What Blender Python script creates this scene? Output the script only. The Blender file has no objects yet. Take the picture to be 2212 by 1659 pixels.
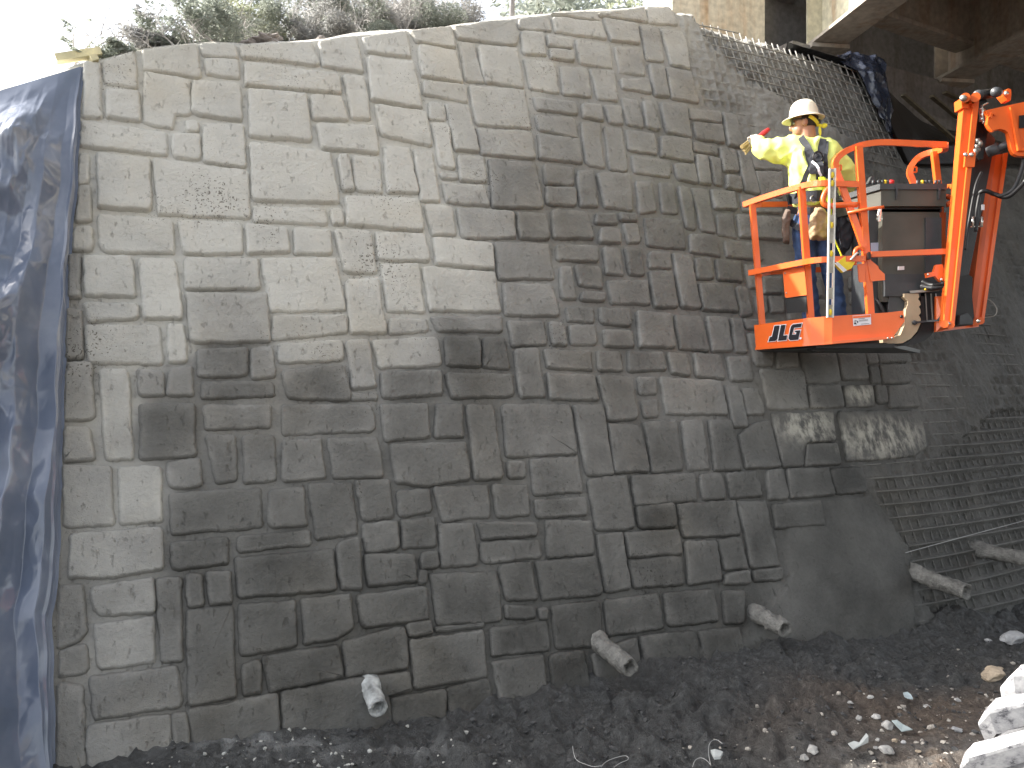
import bpy, bmesh, math, random
import numpy as np
from mathutils import Vector, Matrix, noise as mnoise
R = math.radians
random.seed(7)
rng = np.random.default_rng(7)
scene = bpy.context.scene
COL = scene.collection

# ------------------------------------------------------------------ camera, sky, sun, exposure
FOC, CX, CY = 1855.0, 1106.0, 829.5          # focal length and centre in units of a 2212 px wide frame
CAMZ = 1.985
cam_d = bpy.data.cameras.new('camera')
cam_d.sensor_width = 36.0
cam_d.lens = 36.0 * FOC / 2212.0
cam_d.clip_end = 2000.0
cam = bpy.data.objects.new('camera', cam_d)
cam.location = (0, 0, CAMZ)
cam.rotation_euler = (R(90), 0, 0)
COL.objects.link(cam)
scene.camera = cam

SUN_DIR = Vector((-0.84, 0.12, 0.53)).normalized()
w = bpy.data.worlds.new('World')
scene.world = w
w.use_nodes = True
nt = w.node_tree
bg = nt.nodes['Background']
sky = nt.nodes.new('ShaderNodeTexSky')
sky.sky_type = 'NISHITA'
sky.sun_disc = False
sky.sun_elevation = math.asin(SUN_DIR.z)
sky.sun_rotation = math.atan2(SUN_DIR.x, SUN_DIR.y)
sky.air_density = 1.0
sky.dust_density = 3.0
sky.ozone_density = 0.6
hsv = nt.nodes.new('ShaderNodeHueSaturation')
hsv.inputs['Saturation'].default_value = 0.34          # the phone's white balance
nt.links.new(sky.outputs[0], hsv.inputs['Color'])
nt.links.new(hsv.outputs[0], bg.inputs[0])
bg.inputs[1].default_value = 0.15
sun_d = bpy.data.lights.new('sun', 'SUN')
sun_d.energy = 3.6
sun_d.angle = R(0.6)
sun_d.color = (1.0, 0.95, 0.87)
sun = bpy.data.objects.new('sun', sun_d)
sun.rotation_euler = SUN_DIR.to_track_quat('Z', 'Y').to_euler()
sun.location = (-20, 5, 25)
COL.objects.link(sun)
vs = scene.view_settings
vs.view_transform = 'Standard'
vs.look = 'None'
vs.gamma = 1.0
vs.use_curve_mapping = False
vs.exposure = 1.68

# ------------------------------------------------------------------ helpers
def at(fx, fy, d):
    return Vector(((fx - CX) / FOC * d, d, CAMZ + (CY - fy) / FOC * d))

def tag(o, label=None, cat=None, group=None, kind=None):
    if label: o['label'] = label
    if cat: o['category'] = cat
    if group: o['group'] = group
    if kind: o['kind'] = kind
    return o

def empty(name, loc, label=None, cat=None, group=None):
    o = bpy.data.objects.new(name, None)
    o.empty_display_size = 0.2
    o.location = loc
    COL.objects.link(o)
    return tag(o, label, cat, group)

def root_of(o):
    while o.parent: o = o.parent
    return o

def link(name, me, mat, parent=None, smooth=False):
    o = bpy.data.objects.new(name, me)
    if mat is not None and len(me.materials) == 0:
        me.materials.append(mat)
    COL.objects.link(o)
    if parent is not None:
        o.parent = parent
        o.matrix_parent_inverse = Matrix.Translation(-parent.location)
    if smooth:
        me.polygons.foreach_set('use_smooth', [True] * len(me.polygons))
    return o

def mk(name, bm, mat, parent=None, smooth=False, bevel=0.0):
    if bevel > 0:
        bmesh.ops.bevel(bm, geom=[e for e in bm.edges if len(e.link_faces) == 2 and e.calc_face_angle(0) > 0.5],
                        offset=bevel, segments=1, affect='EDGES', clamp_overlap=True)
    bmesh.ops.recalc_face_normals(bm, faces=bm.faces)
    me = bpy.data.meshes.new(name)
    bm.to_mesh(me)
    bm.free()
    return link(name, me, mat, parent, smooth)

def pymesh(name, verts, faces, mat, parent=None, smooth=False):
    me = bpy.data.meshes.new(name)
    me.from_pydata([tuple(v) for v in verts], [], faces)
    me.update()
    return link(name, me, mat, parent, smooth)

def frames(pts, up=Vector((0, 0, 1))):
    out = []
    n = len(pts)
    prev = None
    for i in range(n):
        t = (pts[min(i + 1, n - 1)] - pts[max(i - 1, 0)]).normalized()
        if prev is None:
            u = up if abs(t.dot(up)) < 0.95 else Vector((0, 1, 0))
            a = t.cross(u).normalized()
        else:
            a = (prev - t * prev.dot(t)).normalized()
        prev = a
        out.append((a, a.cross(t).normalized()))
    return out

def tube(bm, pts, r, n=8, cap=True, sx=1.0, sy=1.0, rot=0.0):
    pts = [Vector(p) for p in pts]
    fr = frames(pts)
    rings = []
    for i, p in enumerate(pts):
        rr = r[i] if isinstance(r, (list, tuple)) else r
        a, b = fr[i]
        ring = []
        for k in range(n):
            an = rot + 2 * math.pi * k / n
            ring.append(bm.verts.new(p + a * (math.cos(an) * rr * sx) + b * (math.sin(an) * rr * sy)))
        rings.append(ring)
    for i in range(len(rings) - 1):
        for k in range(n):
            bm.faces.new((rings[i][k], rings[i][(k + 1) % n], rings[i + 1][(k + 1) % n], rings[i + 1][k]))
    if cap:
        bm.faces.new(rings[0][::-1])
        bm.faces.new(rings[-1])
    return bm

def rbar(bm, pts, w):
    """square hollow-section bar along a path"""
    return tube(bm, pts, w * 0.7071, 4, rot=math.pi / 4)

def smooth_path(pts, n=6):
    pts = [Vector(p) for p in pts]
    out = []
    P = [pts[0]] + pts + [pts[-1]]
    for i in range(1, len(P) - 2):
        for k in range(n):
            t = k / n
            a, b, c, d = P[i - 1], P[i], P[i + 1], P[i + 2]
            out.append(0.5 * ((2 * b) + (c - a) * t + (2 * a - 5 * b + 4 * c - d) * t * t + (3 * b - a - 3 * c + d) * t ** 3))
    out.append(pts[-1])
    return out

def prism(bm, poly, vec):
    """closed solid: polygon (3-D points) swept along vec"""
    vec = Vector(vec)
    a = [bm.verts.new(Vector(p)) for p in poly]
    b = [bm.verts.new(Vector(p) + vec) for p in poly]
    bm.faces.new(a[::-1])
    bm.faces.new(b)
    n = len(a)
    for i in range(n):
        bm.faces.new((a[i], a[(i + 1) % n], b[(i + 1) % n], b[i]))
    return bm

def box(bm, c, sx, sy, sz, ax=None, ay=None, az=None):
    ax = Vector(ax) if ax is not None else Vector((1, 0, 0))
    ay = Vector(ay) if ay is not None else Vector((0, 1, 0))
    az = Vector(az) if az is not None else Vector((0, 0, 1))
    c = Vector(c)
    v = [bm.verts.new(c + ax * (i * sx / 2) + ay * (j * sy / 2) + az * (k * sz / 2)) for i in (-1, 1) for j in (-1, 1) for k in (-1, 1)]
    for f in ((0, 1, 3, 2), (4, 6, 7, 5), (0, 4, 5, 1), (2, 3, 7, 6), (0, 2, 6, 4), (1, 5, 7, 3)):
        bm.faces.new([v[i] for i in f])
    return bm

def ball(bm, c, rx, ry, rz, ax=None, ay=None, az=None, seg=12, rings=8):
    ax = Vector(ax) if ax is not None else Vector((1, 0, 0))
    ay = Vector(ay) if ay is not None else Vector((0, 1, 0))
    az = Vector(az) if az is not None else Vector((0, 0, 1))
    r = bmesh.ops.create_uvsphere(bm, u_segments=seg, v_segments=rings, radius=1.0)
    for v in r['verts']:
        p = v.co.copy()
        v.co = Vector(c) + ax * (p.x * rx) + ay * (p.y * ry) + az * (p.z * rz)
    return r['verts']

# vectorised value noise
_perm = rng.random((64, 64, 64)).astype(np.float32)
def vnoise(x, y, z):
    x = np.asarray(x, dtype=np.float64); y = np.asarray(y, dtype=np.float64); z = np.asarray(z, dtype=np.float64)
    xi = np.floor(x).astype(int); yi = np.floor(y).astype(int); zi = np.floor(z).astype(int)
    fx = x - xi; fy = y - yi; fz = z - zi
    fx = fx * fx * (3 - 2 * fx); fy = fy * fy * (3 - 2 * fy); fz = fz * fz * (3 - 2 * fz)
    def g(a, b, c): return _perm[(xi + a) & 63, (yi + b) & 63, (zi + c) & 63]
    x00 = g(0,0,0) * (1 - fx) + g(1,0,0) * fx
    x10 = g(0,1,0) * (1 - fx) + g(1,1,0) * fx
    x01 = g(0,0,1) * (1 - fx) + g(1,0,1) * fx
    x11 = g(0,1,1) * (1 - fx) + g(1,1,1) * fx
    a = x00 * (1 - fy) + x10 * fy
    b = x01 * (1 - fy) + x11 * fy
    return (a * (1 - fz) + b * fz) * 2 - 1
def fbm(x, y, z, o=4, gain=0.5):
    s = 0; a = 1.0; f = 1.0; t = 0
    for i in range(o):
        s = s + a * vnoise(np.asarray(x) * f + 17.3 * i, np.asarray(y) * f + 5.1 * i, np.asarray(z) * f + 9.7 * i)
        t += a; a *= gain; f *= 2.03
    return s / t

# ------------------------------------------------------------------ materials
def nodes_of(name):
    m = bpy.data.materials.new(name)
    m.use_nodes = True
    t = m.node_tree
    return m, t, t.nodes['Principled BSDF'], t.nodes, t.links

def ramp(N, stops):
    r = N.new('ShaderNodeValToRGB')
    cr = r.color_ramp
    while len(cr.elements) < len(stops): cr.elements.new(0.5)
    for e, (p, c) in zip(cr.elements, stops):
        e.position = p
        e.color = c if len(c) == 4 else (*c, 1)
    return r

def simple(name, color, rough=0.5, metal=0.0, var=0.15, scale=8.0, bump=0.0, bscale=60.0, coat=0.0, spec=0.5):
    """procedural paint / metal / cloth: base colour mottled by noise, optional fine relief"""
    m, t, b, N, L = nodes_of(name)
    tc = N.new('ShaderNodeTexCoord')
    n1 = N.new('ShaderNodeTexNoise'); n1.inputs['Scale'].default_value = scale; n1.inputs['Detail'].default_value = 6
    L.new(tc.outputs['Object'], n1.inputs['Vector'])
    c = Vector(color)
    r = ramp(N, [(0.3, tuple(c * (1 - var))), (0.7, tuple(Vector([min(1, x) for x in c * (1 + var)])))])
    L.new(n1.outputs['Fac'], r.inputs['Fac'])
    L.new(r.outputs['Color'], b.inputs['Base Color'])
    b.inputs['Roughness'].default_value = rough
    b.inputs['Metallic'].default_value = metal
    b.inputs['Specular IOR Level'].default_value = spec
    if coat: b.inputs['Coat Weight'].default_value = coat
    if bump:
        n2 = N.new('ShaderNodeTexNoise'); n2.inputs['Scale'].default_value = bscale; n2.inputs['Detail'].default_value = 4
        L.new(tc.outputs['Object'], n2.inputs['Vector'])
        bp = N.new('ShaderNodeBump'); bp.inputs['Strength'].default_value = bump; bp.inputs['Distance'].default_value = 0.02
        L.new(n2.outputs['Fac'], bp.inputs['Height'])
        L.new(bp.outputs['Normal'], b.inputs['Normal'])
    return m

def concrete_mat(name, pits=True, rough_bump=0.5, rscale=1.0):
    """shotcrete: colour from a per-vertex dryness value, mottling, pits, trowel streaks"""
    m, t, b, N, L = nodes_of(name)
    geo = N.new('ShaderNodeNewGeometry')
    at_ = N.new('ShaderNodeAttribute'); at_.attribute_name = 'dry'
    na = N.new('ShaderNodeTexNoise'); na.inputs['Scale'].default_value = 3.2; na.inputs['Detail'].default_value = 8; na.inputs['Roughness'].default_value = 0.6
    L.new(geo.outputs['Position'], na.inputs['Vector'])
    nb = N.new('ShaderNodeTexNoise'); nb.inputs['Scale'].default_value = 38 * rscale; nb.inputs['Detail'].default_value = 6; nb.inputs['Roughness'].default_value = 0.65
    L.new(geo.outputs['Position'], nb.inputs['Vector'])
    def mth(op, a, bb, clamp=False):
        x = N.new('ShaderNodeMath'); x.operation = op; x.use_clamp = clamp
        for i, v in enumerate((a, bb)):
            if isinstance(v, (int, float)): x.inputs[i].default_value = v
            else: L.new(v, x.inputs[i])
        return x.outputs[0]
    v = mth('ADD', at_.outputs['Fac'], mth('MULTIPLY', mth('SUBTRACT', na.outputs['Fac'], 0.5), 0.34), True)
    v = mth('ADD', v, mth('MULTIPLY', mth('SUBTRACT', nb.outputs['Fac'], 0.5), 0.16), True)
    r = ramp(N, [(0.0, (0.054, 0.053, 0.048)), (0.25, (0.150, 0.147, 0.136)), (0.55, (0.30, 0.294, 0.274)), (1.0, (0.56, 0.546, 0.495))])
    L.new(v, r.inputs['Fac'])
    out = r.outputs['Color']
    # faint rust / ochre bloom
    nr = N.new('ShaderNodeTexNoise'); nr.inputs['Scale'].default_value = 1.3; nr.inputs['Detail'].default_value = 5
    L.new(geo.outputs['Position'], nr.inputs['Vector'])
    rr = ramp(N, [(0.52, (0, 0, 0)), (0.72, (0.35, 0.35, 0.35))])
    L.new(nr.outputs['Fac'], rr.inputs['Fac'])
    mx = N.new('ShaderNodeMixRGB'); mx.blend_type = 'MULTIPLY'
    L.new(rr.outputs['Color'], mx.inputs['Fac']); L.new(out, mx.inputs['Color1']); mx.inputs['Color2'].default_value = (1.0, 0.90, 0.74, 1)
    out = mx.outputs['Color']
    if pits:
        # short downward trowel drags and small tears
        mpk = N.new('ShaderNodeMapping'); mpk.inputs['Scale'].default_value = (26, 26, 9)
        nk = N.new('ShaderNodeTexNoise'); nk.inputs['Scale'].default_value = 1.0; nk.inputs['Detail'].default_value = 5; nk.inputs['Roughness'].default_value = 0.7
        L.new(geo.outputs['Position'], mpk.inputs['Vector']); L.new(mpk.outputs['Vector'], nk.inputs['Vector'])
        rk = ramp(N, [(0.60, (0, 0, 0)), (0.70, (1, 1, 1))])
        L.new(nk.outputs['Fac'], rk.inputs['Fac'])
        mxk = N.new('ShaderNodeMixRGB'); mxk.blend_type = 'MULTIPLY'
        L.new(mth('MULTIPLY', rk.outputs['Color'], 0.40), mxk.inputs['Fac']); L.new(out, mxk.inputs['Color1']); mxk.inputs['Color2'].default_value = (0.42, 0.40, 0.37, 1)
        out = mxk.outputs['Color']
        # ragged whitish mortar smear on a few unfinished blocks
        sa = N.new('ShaderNodeAttribute'); sa.attribute_name = 'smear'
        ns = N.new('ShaderNodeTexNoise'); ns.inputs['Scale'].default_value = 7; ns.inputs['Detail'].default_value = 8; ns.inputs['Roughness'].default_value = 0.72
        mps = N.new('ShaderNodeMapping'); mps.inputs['Scale'].default_value = (1.6, 1.6, 0.7)
        L.new(geo.outputs['Position'], mps.inputs['Vector']); L.new(mps.outputs['Vector'], ns.inputs['Vector'])
        rs_ = ramp(N, [(0.42, (0, 0, 0)), (0.58, (1, 1, 1))])
        L.new(ns.outputs['Fac'], rs_.inputs['Fac'])
        mxs = N.new('ShaderNodeMixRGB')
        L.new(mth('MULTIPLY', rs_.outputs['Color'], sa.outputs['Fac']), mxs.inputs['Fac']); L.new(out, mxs.inputs['Color1']); mxs.inputs['Color2'].default_value = (0.50, 0.48, 0.41, 1)
        out = mxs.outputs['Color']
    h = mth('MULTIPLY', nb.outputs['Fac'], 0.9)
    nc = N.new('ShaderNodeTexNoise'); nc.inputs['Scale'].default_value = 190; nc.inputs['Detail'].default_value = 3
    L.new(geo.outputs['Position'], nc.inputs['Vector'])
    h = mth('ADD', h, mth('MULTIPLY', nc.outputs['Fac'], 0.35))
    # soft trowel undulation
    nd = N.new('ShaderNodeTexNoise'); nd.inputs['Scale'].default_value = 9; nd.inputs['Detail'].default_value = 3
    mp = N.new('ShaderNodeMapping'); mp.inputs['Scale'].default_value = (0.8, 0.8, 1.6)
    L.new(geo.outputs['Position'], mp.inputs['Vector']); L.new(mp.outputs['Vector'], nd.inputs['Vector'])
    h = mth('ADD', h, mth('MULTIPLY', nd.outputs['Fac'], 0.9))
    if pits:
        h = mth('SUBTRACT', h, mth('MULTIPLY', rk.outputs['Color'], 0.7))
        vo = N.new('ShaderNodeTexVoronoi'); vo.inputs['Scale'].default_value = 48
        dn = N.new('ShaderNodeTexNoise'); dn.inputs['Scale'].default_value = 14
        L.new(geo.outputs['Position'], dn.inputs['Vector'])
        vm = N.new('ShaderNodeVectorMath'); vm.operation = 'MULTIPLY_ADD'; vm.inputs[1].default_value = (0.11, 0.11, 0.11)
        L.new(dn.outputs['Color'], vm.inputs[0]); L.new(geo.outputs['Position'], vm.inputs[2])
        L.new(vm.outputs[0], vo.inputs['Vector'])
        pn = N.new('ShaderNodeTexNoise'); pn.inputs['Scale'].default_value = 1.7; pn.inputs['Detail'].default_value = 3
        L.new(geo.outputs['Position'], pn.inputs['Vector'])
        size = mth('MULTIPLY', mth('SUBTRACT', pn.outputs['Fac'], 0.47, True), 1.15)
        pit = mth('LESS_THAN', vo.outputs['Distance'], size)
        h = mth('SUBTRACT', h, mth('MULTIPLY', pit, 1.0))
        mx2 = N.new('ShaderNodeMixRGB'); mx2.blend_type = 'MULTIPLY'
        L.new(mth('MULTIPLY', pit, 0.8), mx2.inputs['Fac']); L.new(out, mx2.inputs['Color1']); mx2.inputs['Color2'].default_value = (0.25, 0.23, 0.2, 1)
        out = mx2.outputs['Color']
    L.new(out, b.inputs['Base Color'])
    bp = N.new('ShaderNodeBump'); bp.inputs['Strength'].default_value = rough_bump; bp.inputs['Distance'].default_value = 0.020
    L.new(h, bp.inputs['Height']); L.new(bp.outputs['Normal'], b.inputs['Normal'])
    rg = ramp(N, [(0.0, (0.62, 0.62, 0.62)), (0.5, (0.9, 0.9, 0.9))])
    L.new(v, rg.inputs['Fac']); L.new(rg.outputs['Color'], b.inputs['Roughness'])
    b.inputs['Specular IOR Level'].default_value = 0.35
    return m
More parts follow.
